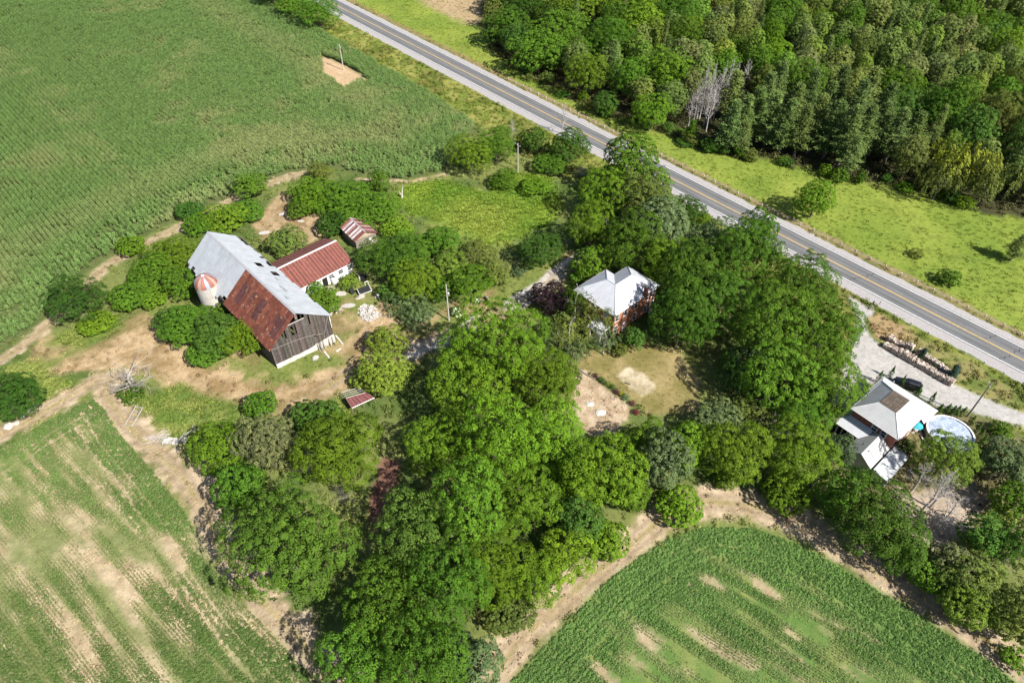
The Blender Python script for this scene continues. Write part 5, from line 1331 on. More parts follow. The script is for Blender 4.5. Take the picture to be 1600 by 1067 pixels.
# ------------------------------------------------------------------ the brick farmhouse
def build_farmhouse():
    N = thing('brick_farmhouse', 'red brick farmhouse with a silver double hipped metal roof', 'house')
    F = np.array([19.82, 97.67]); e1 = unit2((.735, .677)); e2 = np.array([-e1[1], e1[0]])
    q = lambda a, b, z: V3(F + e1 * a + e2 * b, z)
    ze, zr = 6.5, 9.0
    col = (.40, .41, .44)
    J, PL, PR = q(4.85, 4.4, zr), q(4.85, 6.6, zr), q(9.6, 4.3, zr)
    faces = [[q(0, 10.9, ze), q(0, 0, ze), J, PL], [q(0, 0, ze), q(13.9, 0, ze), PR, J], [q(13.9, 0, ze), q(13.9, 8.6, ze), PR], [q(13.9, 8.6, ze), q(9.7, 8.6, ze), J, PR], [q(9.7, 8.6, ze), q(9.7, 10.9, ze), PL, J], [q(9.7, 10.9, ze), q(0, 10.9, ze), PL]]
    along = [e2, e1, e2, e1, e2, e1]
    for f, al in zip(faces, along):
        o = MB().slab(f, .05).build('roof_slope', M_ROOFC, N); o.color = (*jitcol(col, .03), 1)
        ed = V3(al, 0); r = ribs(N, 'seams', f, ed, .6, .035, .035, M_ROOFC); r.color = (.5, .5, .53, 1)
    m = MB()
    for a, b in ((J, PL), (J, PR), (J, q(0, 0, ze)), (PL, q(0, 10.9, ze)), (PR, q(13.9, 0, ze)), (PL, q(9.7, 10.9, ze)), (PR, q(13.9, 8.6, ze))): m.tube([a + [0, 0, .02], b + [0, 0, .02]], .07, 5)
    o = m.build('hip_cap', M_ROOFC, N); o.color = (.34, .35, .37, 1)
    o = MB().tube([J + [0, 0, .01], q(9.7, 8.6, ze + .02)], .06, 4).build('valley', M_ROOFC, N); o.color = (.3, .3, .32, 1)
    g = .45
    fp = [F + e1 * a + e2 * b for a, b in ((g, g), (13.9 - g, g), (13.9 - g, 8.6 - g), (9.7 - g, 8.6 - g), (9.7 - g, 10.9 - g), (g, 10.9 - g))]
    wall_ring(N, 'wall', fp, 0, 6.4, M_BRICK)
    m = MB(); ov = [(0, 0), (13.9, 0), (13.9, 8.6), (9.7, 8.6), (9.7, 10.9), (0, 10.9)]
    for k in range(6):
        a, b = ov[k], ov[(k + 1) % 6]; m.tube([q(*a, ze - .06), q(*b, ze - .06)], .08, 4)
    m.build('eaves_gutter', M_TRIM, N)
    m = MB().slab([q(*p, ze - .09) for p in ov][::-1], .03); m.build('soffit', M_TRIM, N)
    for a in (1.4, 4.0, 7.2, 10.6, 12.6):
        window(N, q(a, g, 4.9), e1, .95, 1.6, -e2)
        if a not in (4.0,): window(N, q(a, g, 1.9), e1, .95, 1.7, -e2)
    for b in (2.5, 5.5, 8.6):
        window(N, q(g, b, 4.9), e2, .95, 1.6, -e1); window(N, q(g, b, 1.9), e2, .95, 1.7, -e1)
    MB().box((*q(4.0, g - .03, 1.15)[:2], 1.15), (1.05, .12, 2.2), math.atan2(e1[1], e1[0])).build('door', M_TRIM, N)
    MB().box((*q(.38, .38, 3.1)[:2], 3.1), (.3, .3, 6.2), math.atan2(e1[1], e1[0])).build('corner_trim', M_BRICK, N)
    # porch on the yard side
    P = [q(-2.6, .8, 2.5), q(-2.6, 4.6, 2.5), q(g, 4.6, 3.1), q(g, .8, 3.1)]
    o = MB().slab(P[::-1], .08).build('porch_roof', M_ROOFC, N); o.color = (.55, .56, .6, 1)
    for b in (.95, 2.7, 4.45): MB().box((*q(-2.45, b, 0)[:2], 1.22), (.13, .13, 2.44)).build('porch_post', M_TRIM, N)
    MB().box((*q(-1.1, 2.7, 0)[:2], .2), (3.0, 3.8, .4), math.atan2(e1[1], e1[0])).build('porch_floor', M_WOODD, N)
    c = at(1009, 457.7, 7.2)
    ch = MB().box((c[0], c[1], 7.6), (.7, .7, 2.6), math.atan2(e1[1], e1[0])).build('chimney', mat_brick('chimney_brick', (.13, .03, .025), (.18, .05, .035), (.16, .13, .11)), N)
    MB().box((c[0], c[1], 8.95), (.86, .86, .12), math.atan2(e1[1], e1[0])).build('chimney_cap', M_DEAD, ch)
    t = at(1017, 488, .8)
    tk = thing('tank', 'white tank standing by the shaded end of the brick farmhouse', 'tank', (t[0], t[1], 0))
    MB().lathe((0, 0, .15), [(.02, 0), (.45, .05), (.5, .3), (.5, 1.1), (.42, 1.4), (.15, 1.52), (.02, 1.53)], 16).build('shell', M_WHITE_P, tk, smooth_shade=True)
    for a in range(3): MB().box((.35 * math.cos(a * 2.09), .35 * math.sin(a * 2.09), .1), (.1, .1, .2)).build('foot', M_WOODD, tk)
build_farmhouse()

# ------------------------------------------------------------------ the neighbour's house
def build_neighbour():
    N = thing('hip_roof_house', 'brick house under a white hipped metal roof with wrap round porch', 'house')
    Lc = np.array([57.53, 75.12]); b = unit2((.78, .62)); a = np.array([b[1], -b[0]])      # a: towards the pool, b: towards the road
    q = lambda u, v, z: V3(Lc + a * u + b * v, z)
    A_, B_ = 8.6, 9.9; ze, zd = 6.0, 8.05; i = 2.8
    col = (.44, .44, .44)
    E = [q(0, 0, ze), q(A_, 0, ze), q(A_, B_, ze), q(0, B_, ze)]; D = [q(i, i - .1, zd), q(A_ - i, i - .1, zd), q(A_ - i, B_ - i, zd), q(i, B_ - i, zd)]
    for k in range(4):
        f = [E[k], E[(k + 1) % 4], D[(k + 1) % 4], D[k]]; al = a if k % 2 == 0 else b
        o = MB().slab(f, .06).build('roof_slope', M_ROOFC, N); o.color = (*jitcol(col, .03), 1)
        r = ribs(N, 'seams', f, V3(al, 0), .45, .03, .03, M_ROOFC); r.color = (.58, .58, .58, 1)
    m = MB()
    for k in range(4): m.tube([E[k] + [0, 0, .02], D[k] + [0, 0, .02]], .06, 5)
    o = m.build('hip_cap', M_ROOFC, N); o.color = (.62, .62, .63, 1)
    M_SH = mat_objcol('brown_shingle', .95, .05, var=.25, scale=3)
    dk = MB().slab([p + [0, 0, .03] for p in D], .05).build('deck', M_SH, N); dk.color = (.085, .07, .06, 1)
    n = 5
    for r_ in range(8):
        for c_ in range(n):
            def P(s, t): return (D[0] * (1 - s) + D[1] * s) * (1 - t) + (D[3] * (1 - s) + D[2] * s) * t
            s0, s1, t0, t1 = c_ / n + .012, (c_ + 1) / n - .012, r_ / 8 + .008, (r_ + 1) / 8 - .008
            o = MB().slab([P(s0, t0) + [0, 0, .06], P(s1, t0) + [0, 0, .06], P(s1, t1) + [0, 0, .08], P(s0, t1) + [0, 0, .08]], .03).build('deck_shingle', M_SH, dk); o.color = (*jitcol((.105, .085, .068), .2), 1)
    g = .5
    wall_ring(N, 'wall', [Lc + a * g + b * g, Lc + a * (A_ - g) + b * g, Lc + a * (A_ - g) + b * (B_ - g), Lc + a * g + b * (B_ - g)], 0, ze - .05, M_BRICK2)
    MB().slab([p - [0, 0, .07] for p in E][::-1], .03).build('soffit', M_TRIM, N)
    m = MB()
    for k in range(4): m.tube([E[k] - [0, 0, .05], E[(k + 1) % 4] - [0, 0, .05]], .08, 4)
    m.build('eaves_gutter', M_TRIM, N)
    for u in (4.6, 6.2): window(N, q(u, g, 4.7), a, .85, 1.3, -b)
    for v in (2.5, 5, 7.5): window(N, q(A_ - g, v, 4.6), b, .9, 1.3, a); window(N, q(A_ - g, v, 1.7), b, .9, 1.4, a); window(N, q(g, v, 4.6), b, .9, 1.3, -a)
    # wrap-round porch roof: yard side (-b), drive side (-a), road side (+b)
    o0, o1, o2 = -1.15, -1.75, 5.2; zp, zw = 3.0, 4.1
    pc = (.46, .47, .49)
    def pf(pts, nm='porch_roof'):
        pts = [np.asarray(p) for p in pts]
        if np.cross(pts[1] - pts[0], pts[2] - pts[0])[2] < 0: pts = pts[::-1]
        o = MB().slab(pts, .07).build(nm, M_ROOFC, N); o.color = (*jitcol(pc, .03), 1)
        return pts
    pf([q(o0, o1, zp), q(4.6, o1, zp), q(4.6, g, zw), q(g, g, zw)])
    pf([q(o0, o1, zp), q(g, g, zw), q(g, B_ - g, zw), q(o0, B_ + o2 - .6, zp)])
    P3 = pf([q(o0, B_ + o2 - .6, zp), q(g, B_ - g, zw), q(A_ - g, B_ - g, zw), q(A_ + .5, B_ + o2 - .6, zp)])
    r = ribs(N, 'seams', P3, V3(a, 0), .45, .03, .03, M_ROOFC); r.color = (.5, .5, .52, 1)
    pf([q(A_ - g, B_ - g, zw), q(A_ + .5, B_ + o2 - .6, zp), q(A_ + .5, B_ - g, zp + .3)])
    m = MB()
    for p0, p1 in ((q(o0, o1, zp), q(4.6, o1, zp)), (q(o0, o1, zp), q(o0, B_ + o2 - .6, zp)), (q(o0, B_ + o2 - .6, zp), q(A_ + .5, B_ + o2 - .6, zp))): m.tube([p0 - [0, 0, .1], p1 - [0, 0, .1]], .13, 4)
    m.build('porch_fascia', M_TRIM, N)
    for u in np.linspace(o0 + .2, 4.4, 7): MB().box((*q(u, o1 + .18, 0)[:2], 1.42), (.14, .14, 2.84)).build('porch_post', M_TRIM, N)
    for v in np.linspace(1.0, B_ + 3.8, 6): MB().box((*q(o0 + .18, v, 0)[:2], 1.42), (.14, .14, 2.84)).build('porch_post', M_TRIM, N)
    for u in (2, 5, 8.6): MB().box((*q(u, B_ + o2 - .8, 0)[:2], 1.42), (.14, .14, 2.84)).build('porch_post', M_TRIM, N)
    MB().slab([q(o0 + .1, o1 + .1, .35), q(4.5, o1 + .1, .35), q(4.5, g - .02, .35), q(o0 + .1, g - .02, .35)], .35).build('porch_floor', M_WOODD, N)
    for u in np.linspace(-.4, 3.8, 4): window(N, q(u + .3, g, 1.8), a, .8, 1.5, -b) if u > .5 else None
    # vents on the roof
    for px, py, z in ((1381, 615, 7.1), (1415, 634.5, 7.0)):
        p = at(px, py, z); MB().lathe((p[0], p[1], z - .25), [(.09, 0), (.09, .5), (.13, .52), (.02, .6)], 8).build('vent_pipe', M_TRIM, N)
    # back wing: gabled annex and a low white roof beside it
    W = thing('back_wing', 'white gabled back wing with a low flat white roof beside it', 'annex')
    r = unit2((.76, .65)); p = np.array([r[1], -r[0]]); O = np.array([57.0, 66.9]); w = lambda u, v, z: V3(O + r * u + p * v, z)
    LN = 5.9; ze, zr = 2.75, 4.5
    wc = (.60, .60, .58)
    f1 = [w(LN, -2.5, ze), w(-.2, -2.5, ze), w(-.2, 0, zr), w(LN, 0, zr)]; f2 = [w(-.2, 2.3, ze), w(LN, 2.3, ze), w(LN, 0, zr), w(-.2, 0, zr)]
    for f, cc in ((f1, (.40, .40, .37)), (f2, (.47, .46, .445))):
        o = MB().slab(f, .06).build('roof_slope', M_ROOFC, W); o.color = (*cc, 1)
        s_ = ribs(W, 'seams', f, V3(r, 0), .5, .03, .03, M_ROOFC); s_.color = (*[x * .85 for x in cc], 1)
    pts = [w(.1, -2.2, 0), w(.1, 2.1, 0), w(LN, 2.1, 0), w(LN, -2.2, 0)]
    M_SID = mat_plain('grey_siding', (.42, .42, .43), .7, .2, var=.08)
    wall_ring(W, 'wall', [x[:2] for x in pts], 0, 2.8, M_SID, .1)
    MB().slab([w(.1, -2.2, 2.75), w(.1, 2.1, 2.75), w(.1, 0, 4.4)][::-1], .08).build('gable', M_SID, W)
    MB().tube([w(-.25, 2.32, ze), w(-.25, 0, zr + .03), w(-.25, -2.5, ze)], .09, 4).build('barge_board', M_TRIM, W)
    for u, v in ((2.2, -.9), (.9, -1.4), (1.3, .5)): MB().lathe((*w(u, v, 0)[:2], zr - abs(v) * .72 - .1), [(.07, 0), (.07, .55), (.02, .58)], 8).build('vent_pipe', M_WOODD, W)
    sk_ = [w(1.6, .75, 4.02), w(3.2, .75, 4.02), w(3.2, 1.75, 3.26), w(1.6, 1.75, 3.26)]
    MB().slab([x + [0, 0, .06] for x in sk_][::-1], .06).build('skylight', M_TRIM, W)
    low = [at(x, y, 2.55) for x, y in ((1364, 734), (1386.7, 752.5), (1420, 715), (1400, 694))]
    low[0][2] = low[3][2] = 2.62
    lw = low if np.cross(low[1] - low[0], low[2] - low[0])[2] > 0 else low[::-1]
    o = MB().slab(lw, .1).build('low_roof', M_ROOFC, W); o.color = (.44, .45, .46, 1)
    c = sum(lw) / 4
    wall_ring(W, 'low_wall', [c[:2] + (x[:2] - c[:2]) * .93 for x in lw], 0, 2.48, M_SID, .1)
build_neighbour()

# ================================================================== THINGS
M_POLE = mat_plain('pole_wood', (.20, .17, .14), .9, .1, var=.25)
M_POLEP = mat_plain('pale_pole_wood', (.38, .36, .33), .9, .1, var=.2)
M_STEEL = mat_plain('grey_steel', (.35, .36, .37), .5, .4)
M_CONC = mat_plain('broken_concrete', (.40, .375, .345), .95, .1, var=.2, scale=2.5, bump=.4)
M_RUBBER = mat_plain('rubber', (.02, .02, .021), .7, .2)
def zof(p): return float(lift(np.array([p[0]]), np.array([p[1]]))[0])
def gp(x, y): p = at(x, y); return np.array([p[0], p[1], zof(p)])

def utility_pole(bx, by, h, label, mat, arm=1.1, az=.6, tank=False):
    p = gp(bx, by); N = thing('utility_pole', label, 'pole', p, az)
    MB().tube([(0, 0, -.3), (0, 0, h)], [.17, .11], 8).build('shaft', mat, N)
    if arm:
        A = MB().box((0, .14, h - .45), (arm * 2, .1, .12)).build('crossarm', mat, N)
        for x in (-arm * .9, 0, arm * .9): MB().lathe((x, .14, h - .39), [(.05, 0), (.07, .05), (.05, .1), (.06, .16), (.01, .2)], 8).build('insulator', M_TRIM, A)
    if tank:
        MB().lathe((.32, 0, h - 2.9), [(.02, 0), (.22, .02), (.22, .75), (.12, .85), (.02, .86)], 10).build('transformer', M_STEEL, N, smooth_shade=True)
        MB().tube([(.0, 0, h - 1.6), (.5, 0, h - 1.4), (.75, 0, h - 1.5)], .03, 5).build('lamp_arm', M_STEEL, N)
    return p, h
P1 = utility_pole(701.6, 500.5, 9.6, 'grey utility pole with a small transformer beside the farm lane', M_POLEP, .0, .3, True)
P2 = utility_pole(537, 110, 8.4, 'pale utility pole standing in the bare clearing of the corn', M_POLEP, 1.2, 2.2)
P3 = utility_pole(809, 270, 8.6, 'utility pole with a crossarm at the top of the paddock', M_POLEP, 1.2, 2.2)
P4 = utility_pole(942, 395, 9.0, 'utility pole with a crossarm behind the farmhouse', M_POLEP, 1.2, 2.0)
P5 = utility_pole(1511, 651, 8.8, 'dark utility pole between the pool hedge and the gravel drive', M_POLE, .7, 1.2)
def wire(A, B, label, off=0):
    a = np.array([*A[0][:2], A[0][2] + A[1] - .3 - off]); b = np.array([*B[0][:2], B[0][2] + B[1] - .3 - off]); pts = []
    for k in range(13):
        t = k / 12; p = a * (1 - t) + b * t; p[2] -= 4 * t * (1 - t) * 1.3; pts.append(p)
    tag(MB().tube(pts, .018, 4).build('overhead_wire', M_RUBBER), label, 'wire')
wire(P2, P3, 'overhead wire from the corn clearing pole to the paddock pole')
wire(P3, P4, 'overhead wire from the paddock pole to the pole behind the farmhouse')
wire(P4, P1, 'overhead wire from behind the farmhouse to the lane pole')

def guide_rail(q, s0, s1, label, h=.85):
    N = thing('guide_rail', label, 'guide rail'); s = s0; tops = []; me = None
    m = MB().box((0, 0, h / 2 - .1), (.19, .19, h + .2)); me = None
    while s < s1:
        p = RD * s + RN * q; z = .0
        if me is None: o = m.build('post', M_POST, N, (p[0], p[1], z)); me = o.data
        else: o = put('post', me, N, (p[0], p[1], z))
        o.rotation_euler = (orng.uniform(-.05, .05), orng.uniform(-.05, .05), math.atan2(RD[1], RD[0]))
        tops.append((p[0], p[1], z)); s += 3.62
    for dz in (.45, .62, .78): MB().tube([(a, b, c + dz) for a, b, c in tops], .014, 3).build('cable', M_STEEL, N)
M_POST = mat_plain('fence_post_wood', (.55, .50, .42), .9, .1, var=.25)
guide_rail(142.1, -168, 22, 'long cable guide rail of pale posts on the meadow side of the road')
guide_rail(128.2, -32, 18, 'short cable guide rail of posts between the road and the gravel drive')
for px, py, lab in ((1362.5, 478, 'black mailbox on a post at the drive entrance, nearer the trees'), (1373, 477.5, 'dark marker post at the drive entrance, nearer the road')):
    p = gp(px, py); N = thing('mailbox' if 'mailbox' in lab else 'marker_post', lab, 'mailbox' if 'mailbox' in lab else 'post', p, .7)
    MB().box((0, 0, .5), (.1, .1, 1.0)).build('post', M_POLE, N)
    if 'mailbox' in lab: MB().tube([(-.25, 0, 1.1), (.25, 0, 1.1)], .15, 8).build('box', M_RUBBER, N)
    else: MB().box((0, 0, 1.05), (.3, .04, .3)).build('plate', M_RUBBER, N)

# ------------------------------------------------------------------ car
def build_car():
    a = at(1402, 591, 1.3); b = at(1439, 603.5, 1.3); c = (a + b) / 2; az = math.atan2(a[1] - b[1], a[0] - b[0])
    N = thing('parked_car', 'black sport utility car parked on the gravel in front of the hip roofed house', 'car', (c[0], c[1], .02), az)
    M_CAR = NT('black_car_paint').set((.012, .013, .016), .22, .6); M_CG = NT('car_glass').set((.012, .014, .016), .06, .7)
    M_LAMP = NT('lamp_glass').set((.6, .6, .62), .15, .6); M_TL = NT('tail_lamp_glass').set((.28, .01, .01), .2, .6); M_RIM = mat_plain('alloy', (.45, .45, .46), .35, .5, .6, var=.05)
    def loft(pr, mat, name, par):
        m = MB(); k = len(pr); vs = []
        for sg in (-1, 1):
            for x, z, w in pr: vs.append((x, sg * w, z))
        m.add(vs, [tuple(range(k)), tuple(range(2 * k - 1, k - 1, -1))] + [(i, i + k, (i + 1) % k + k, (i + 1) % k) for i in range(k)]); return m.build(name, mat, par)
    lower = [(-2.42, .42, .86), (-2.46, .7, .93), (-2.4, .98, .92), (-2.2, 1.08, .90), (.95, 1.08, .90), (1.7, 1.03, .86), (2.25, .92, .80), (2.44, .74, .78), (2.46, .45, .80), (2.3, .3, .84), (-2.25, .3, .88)]
    B = loft(lower, M_CAR, 'body', N)
    cab = [(-2.28, 1.06, .86), (-1.98, 1.66, .70), (-1.5, 1.74, .68), (-.2, 1.74, .68), (.25, 1.66, .69), (1.0, 1.06, .86)]
    C = loft(cab, M_CAR, 'cabin', N)
    m = MB(); m.add([(.30, -.62, 1.66), (.30, .62, 1.66), (.98, .76, 1.11), (.98, -.76, 1.11)], [(0, 3, 2, 1)]); m.v = [(x + .02, y, z + .012) for x, y, z in m.v]; m.build('windscreen', M_CG, C)
    m = MB(); m.add([(-2.03, -.62, 1.63), (-2.03, .62, 1.63), (-2.26, .74, 1.14), (-2.26, -.74, 1.14)], [(0, 1, 2, 3)]); m.v = [(x - .02, y, z + .01) for x, y, z in m.v]; m.build('rear_window', M_CG, C)
    for sg in (-1, 1):
        for x0, x1 in ((-1.95, -1.1), (-1.02, -.25), (-.18, .62)):
            def yy(z): return sg * (.86 - (z - 1.06) / .68 * .18 + .012)
            t0 = x0 + (.12 if x0 < -1.5 else 0); t1 = x1 - (.42 if x1 > .5 else 0)
            m = MB().add([(x0, yy(1.15), 1.15), (x1, yy(1.15), 1.15), (t1, yy(1.6), 1.6), (t0, yy(1.6), 1.6)], [(0, 1, 2, 3) if sg < 0 else (3, 2, 1, 0)]); m.build('side_window', M_CG, C)
        MB().box((2.34, sg * .6, .8), (.2, .34, .15)).build('headlight', M_LAMP, B); MB().box((-2.42, sg * .76, .92), (.1, .22, .28)).build('taillight', M_TL, B)
        MB().box((.75, sg * 1.0, 1.15), (.16, .2, .14)).build('mirror', M_CAR, B)
        MB().tube([(-1.7, sg * .6, 1.79), (.0, sg * .6, 1.79)], .025, 5).build('roof_rail', M_RIM, C)
        for x in (-1.45, 1.5):
            w = MB().tube([(x, sg * .72, .36), (x, sg * .94, .36)], .36, 18).build('wheel', M_RUBBER, N); MB().tube([(x, sg * .93, .36), (x, sg * .955, .36)], .23, 12).build('rim', M_RIM, w)
build_car()

# ------------------------------------------------------------------ firewood
def firewood(p0, p1, h, thick, label, seed):
    r = random.Random(seed); p0 = np.asarray(p0[:2]); p1 = np.asarray(p1[:2]); d = unit2(p1 - p0); n = np.array([-d[1], d[0]]); Ln = np.linalg.norm(p1 - p0)
    N = thing('firewood_stack', label, 'firewood', (p0[0], p0[1], 0)); groups = [MB() for _ in range(4)]; M_W = mat_objcol('split_wood', .9, .1, var=.3, scale=5)
    row = 0; z = .12
    while z < h:
        u = .1 + .1 * (row % 2); top = h * (.8 + .25 * noise(np.array([0.]), np.array([0.]), 1)[0])
        while u < Ln:
            hh = h * (.45 + .8 * float(noise(np.array([u]), np.array([seed * 7.]), 2.2, seed)[0]))
            if z < hh:
                rad = r.uniform(.09, .16); o = r.uniform(-.08, .08); a = r.uniform(-.12, .12)
                c = p0 + d * u; e = n * math.cos(a) + d * math.sin(a)
                s = c + e * (-thick / 2 + o); t = c + e * (thick / 2 + o)
                r.choice(groups).tube([(s[0] - p0[0], s[1] - p0[1], z + r.uniform(-.03, .03)), (t[0] - p0[0], t[1] - p0[1], z + r.uniform(-.03, .03))], rad, 6)
            u += r.uniform(.2, .3)
        z += .21; row += 1
    for k in range(int(Ln * 5)):
        u = r.uniform(.2, Ln - .2); hh = h * (.45 + .8 * float(noise(np.array([u]), np.array([seed * 7.]), 2.2, seed)[0])); c = d * u + n * r.uniform(-thick / 2, thick / 2); an = r.uniform(0, 3.1)
        v = np.array([math.cos(an), math.sin(an)]) * .25; r.choice(groups).tube([(c[0] - v[0], c[1] - v[1], hh + r.uniform(0, .15)), (c[0] + v[0], c[1] + v[1], hh + r.uniform(0, .2))], r.uniform(.06, .12), 5)
    for g, c in zip(groups, ((.46, .39, .33), (.36, .30, .26), (.54, .47, .40), (.28, .22, .19))):
        if g.v: tag(g.build('logs', M_W, N, color=c), kind='stuff')
firewood(at(1380, 540), at(1487, 602), 1.75, 1.3, 'long stack of split firewood along the gravel drive', 1)
firewood(at(1384, 531), at(1424, 551), 1.6, 1.2, 'short stack of split firewood behind the head of the long one', 2)
firewood(at(1430, 552), at(1482, 586), 1.5, 1.0, 'second stack of split firewood behind the long one near the blue spruce', 3)

# ------------------------------------------------------------------ pool and garden furniture
def build_pool():
    c = np.array([75.9, 73.6]); R = 3.75; N = thing('swimming_pool', 'round above ground pool under a pale blue cover', 'pool', (c[0], c[1], 0)); k = 16
    for i in range(k):
        a0, a1 = 2 * math.pi * i / k, 2 * math.pi * (i + 1) / k
        MB().lathe((0, 0, 0), [(R, 0), (R, 1.28), (R - .05, 1.28), (R - .05, 0)], 2, a0 + .006, a1 - .006).build('wall_panel', M_TRIM, N)
        MB().box((R * math.cos(a0) * 1.01, R * math.sin(a0) * 1.01, .64), (.1, .16, 1.28), a0).build('upright', M_TRIM, N)
        MB().lathe((0, 0, 1.28), [(R - .16, 0), (R + .14, 0), (R + .14, .06), (R - .16, .06), (R - .16, 0)], 2, a0 + .006, a1 - .006).build('rim', M_TRIM, N)
    t = NT('pool_cover'); g = t.geo(); n1 = t.noise(.55, 3, .6, g)
    w = t.ramp(n1, [(0.40, (.22, .27, .35)), (0.5, (.38, .43, .51)), (0.53, (.25, .31, .40)), (0.64, (.41, .46, .54)), (0.68, (.23, .29, .38))]); t.bump(n1, .6, .2)
    M_COV = t.set(w, .6, .2)
    m = MB(); vs = [(0, 0, 1.12)]; nr, na = 8, 40
    for i in range(1, nr + 1):
        for j in range(na):
            r = (R - .08) * i / nr; a = 2 * math.pi * j / na; vs.append((r * math.cos(a), r * math.sin(a), 1.12 + (.05 * math.sin(a * 5 + i) + .04 * math.sin(a * 9 - i * 2)) * (i < nr) + (.06 if i == nr else 0)))
    fs = [(0, 1 + j, 1 + (j + 1) % na) for j in range(na)] + [(1 + (i - 1) * na + j, 1 + i * na + j, 1 + i * na + (j + 1) % na, 1 + (i - 1) * na + (j + 1) % na) for i in range(1, nr) for j in range(na)]
    m.add(vs, fs); m.build('cover', M_COV, N, smooth_shade=True)
    L = thing('pool_ladder', 'white ladder leaning over the rim of the pool next to the house', 'ladder', (c[0] - 2.75, c[1] + 2.7, 0), 2.35)
    for y in (-.25, .25): MB().tube([(.9, y, 0), (.15, y, 1.6), (-.35, y, 1.6), (-.5, y, .9)], .03, 6).build('rail', M_TRIM, L)
    for z in (.3, .6, .9, 1.2): MB().box((.9 - z * .47, 0, z), (.12, .5, .04)).build('step', M_TRIM, L)
build_pool()
def build_yard():
    # parasol
    p = at(1433, 664, 2.0); N = thing('patio_umbrella', 'turquoise patio umbrella between the house wall and the pool', 'umbrella', (p[0], p[1], 0))
    MB().tube([(0, 0, 0), (0, 0, 2.35)], .03, 6).build('pole', M_STEEL, N); MB().lathe((0, 0, 0), [(.02, .0), (.28, .0), (.28, .08), (.02, .1)], 10).build('base', M_CONC, N)
    M_TEAL = mat_objcol('canopy_cloth', .8, .1, var=.1)
    for k in range(8):
        a = k * math.pi / 4; m = MB().add([(0, 0, 2.4), (1.05 * math.cos(a), 1.05 * math.sin(a), 1.95), (1.05 * math.cos(a + .785), 1.05 * math.sin(a + .785), 1.95), (0, 0, 2.38), (1.05 * math.cos(a), 1.05 * math.sin(a), 1.93), (1.05 * math.cos(a + .785), 1.05 * math.sin(a + .785), 1.93)], [(0, 1, 2), (5, 4, 3), (1, 4, 5, 2)]); o = m.build('canopy_panel', M_TEAL, N); o.color = (*jitcol((.05, .32, .40), .08), 1)
    for k, (px, py, az, lab) in enumerate(((1424, 669, .4, 'white garden chair nearest the house wall'), (1429, 674, 1.6, 'white garden chair nearer the pool'))):
        p = gp(px, py); N = thing('garden_chair', lab, 'chair', p, az)
        MB().box((0, 0, .42), (.5, .5, .04)).build('seat', M_WHITE_P, N); MB().box((-.25, 0, .7), (.05, .5, .55)).build('backrest', M_WHITE_P, N)
        for x in (-.22, .22):
            for y in (-.22, .22): MB().box((x, y, .2), (.05, .05, .4)).build('leg', M_WHITE_P, N)
    # timber deck and retaining border
    M_DECK = mat_objcol('tan_deck_board', .9, .1, var=.25, scale=3)
    a, b, c, d = [at(x, y, .3) for x, y in ((1401, 690), (1441, 712), (1434, 722), (1396, 700))]; D = thing('timber_deck', 'tan timber deck at the corner of the white house roofs', 'deck')
    for k in range(12):
        t0, t1 = k / 12, (k + 1) / 12 - .008; q = [a * (1 - t0) + b * t0, a * (1 - t1) + b * t1, d * (1 - t1) + c * t1, d * (1 - t0) + c * t0]
        q = q if np.cross(q[1] - q[0], q[2] - q[0])[2] > 0 else q[::-1]; o = MB().slab(q, .28).build('deck_board', M_DECK, D); o.color = (*jitcol((.42, .29, .19), .2), 1)
    pts = [gp(x, y) for x, y in ((1438, 662), (1437, 676), (1441, 687), (1448, 696), (1455, 704))]; E = thing('border_wall', 'curved pale border round the planting bed by the pool', 'border')
    for i in range(len(pts) - 1):
        for j in range(3):
            s, e = pts[i] + (pts[i + 1] - pts[i]) * j / 3, pts[i] + (pts[i + 1] - pts[i]) * (j + .94) / 3; m = (s + e) / 2; v = e - s
            o = MB().box((m[0], m[1], .14), (np.linalg.norm(v[:2]), .22, .3), math.atan2(v[1], v[0])).build('block', mat_conc2, E)
    # pen fence
    F = thing('pen_fence', 'dark rail fence along the corner of the dusty pen', 'fence'); pts = [gp(x, y) for x, y in ((1515, 759), (1531, 770), (1547, 782), (1537, 795), (1527, 808))]
    for i, p in enumerate(pts):
        MB().box((p[0], p[1], .6), (.12, .12, 1.25)).build('post', M_POLE, F)
        if i:
            for z in (.4, .8, 1.15): MB().tube([pts[i - 1] + [0, 0, z], p + [0, 0, z]], .04, 4).build('rail', M_POLE, F)
    p = gp(1522, 800); N = tag(MB().lathe((p[0], p[1], p[2] + .02), [(.22, .02), (.32, .0), (.42, .08), (.42, .16), (.32, .22), (.22, .2), (.22, .02)], 16).build('tyre', M_RUBBER), 'black rubber tyre lying in the dusty pen', 'tyre')
    p = gp(1531, 790); N = thing('bucket', 'black bucket standing in the corner of the dusty pen', 'bucket', p)
    MB().lathe((0, 0, 0), [(.01, .02), (.22, .0), (.28, .55), (.25, .55), (.2, .05), (.01, .06)], 12).build('shell', M_RUBBER, N); MB().tube([(-.26, 0, .5), (-.2, 0, .75), (.2, 0, .75), (.26, 0, .5)], .015, 4).build('handle', M_STEEL, N)
    for k, (px, py, lab) in enumerate(((1518, 728, 'pale leaning post right of the yellow green pool tree'), (1544, 750, 'pale leaning post left of the grey green tree at the right edge'))):
        p = gp(px, py); tag(MB().tube([p - [0, 0, .2], p + [.7, .6, 1.6]], .09, 6).build('wooden_post', M_POST), lab, 'post')
    p0, p1 = gp(1256, 779), gp(1288, 735); tag(MB().tube([p0 + [0, 0, .1], (p0 + p1) / 2 + [.1, 0, .5], p1 + [0, 0, .9]], [.13, .11, .06], 7).build('fallen_trunk', M_DEAD), 'long bleached fallen trunk at the field edge left of the dark neighbour tree', 'trunk')
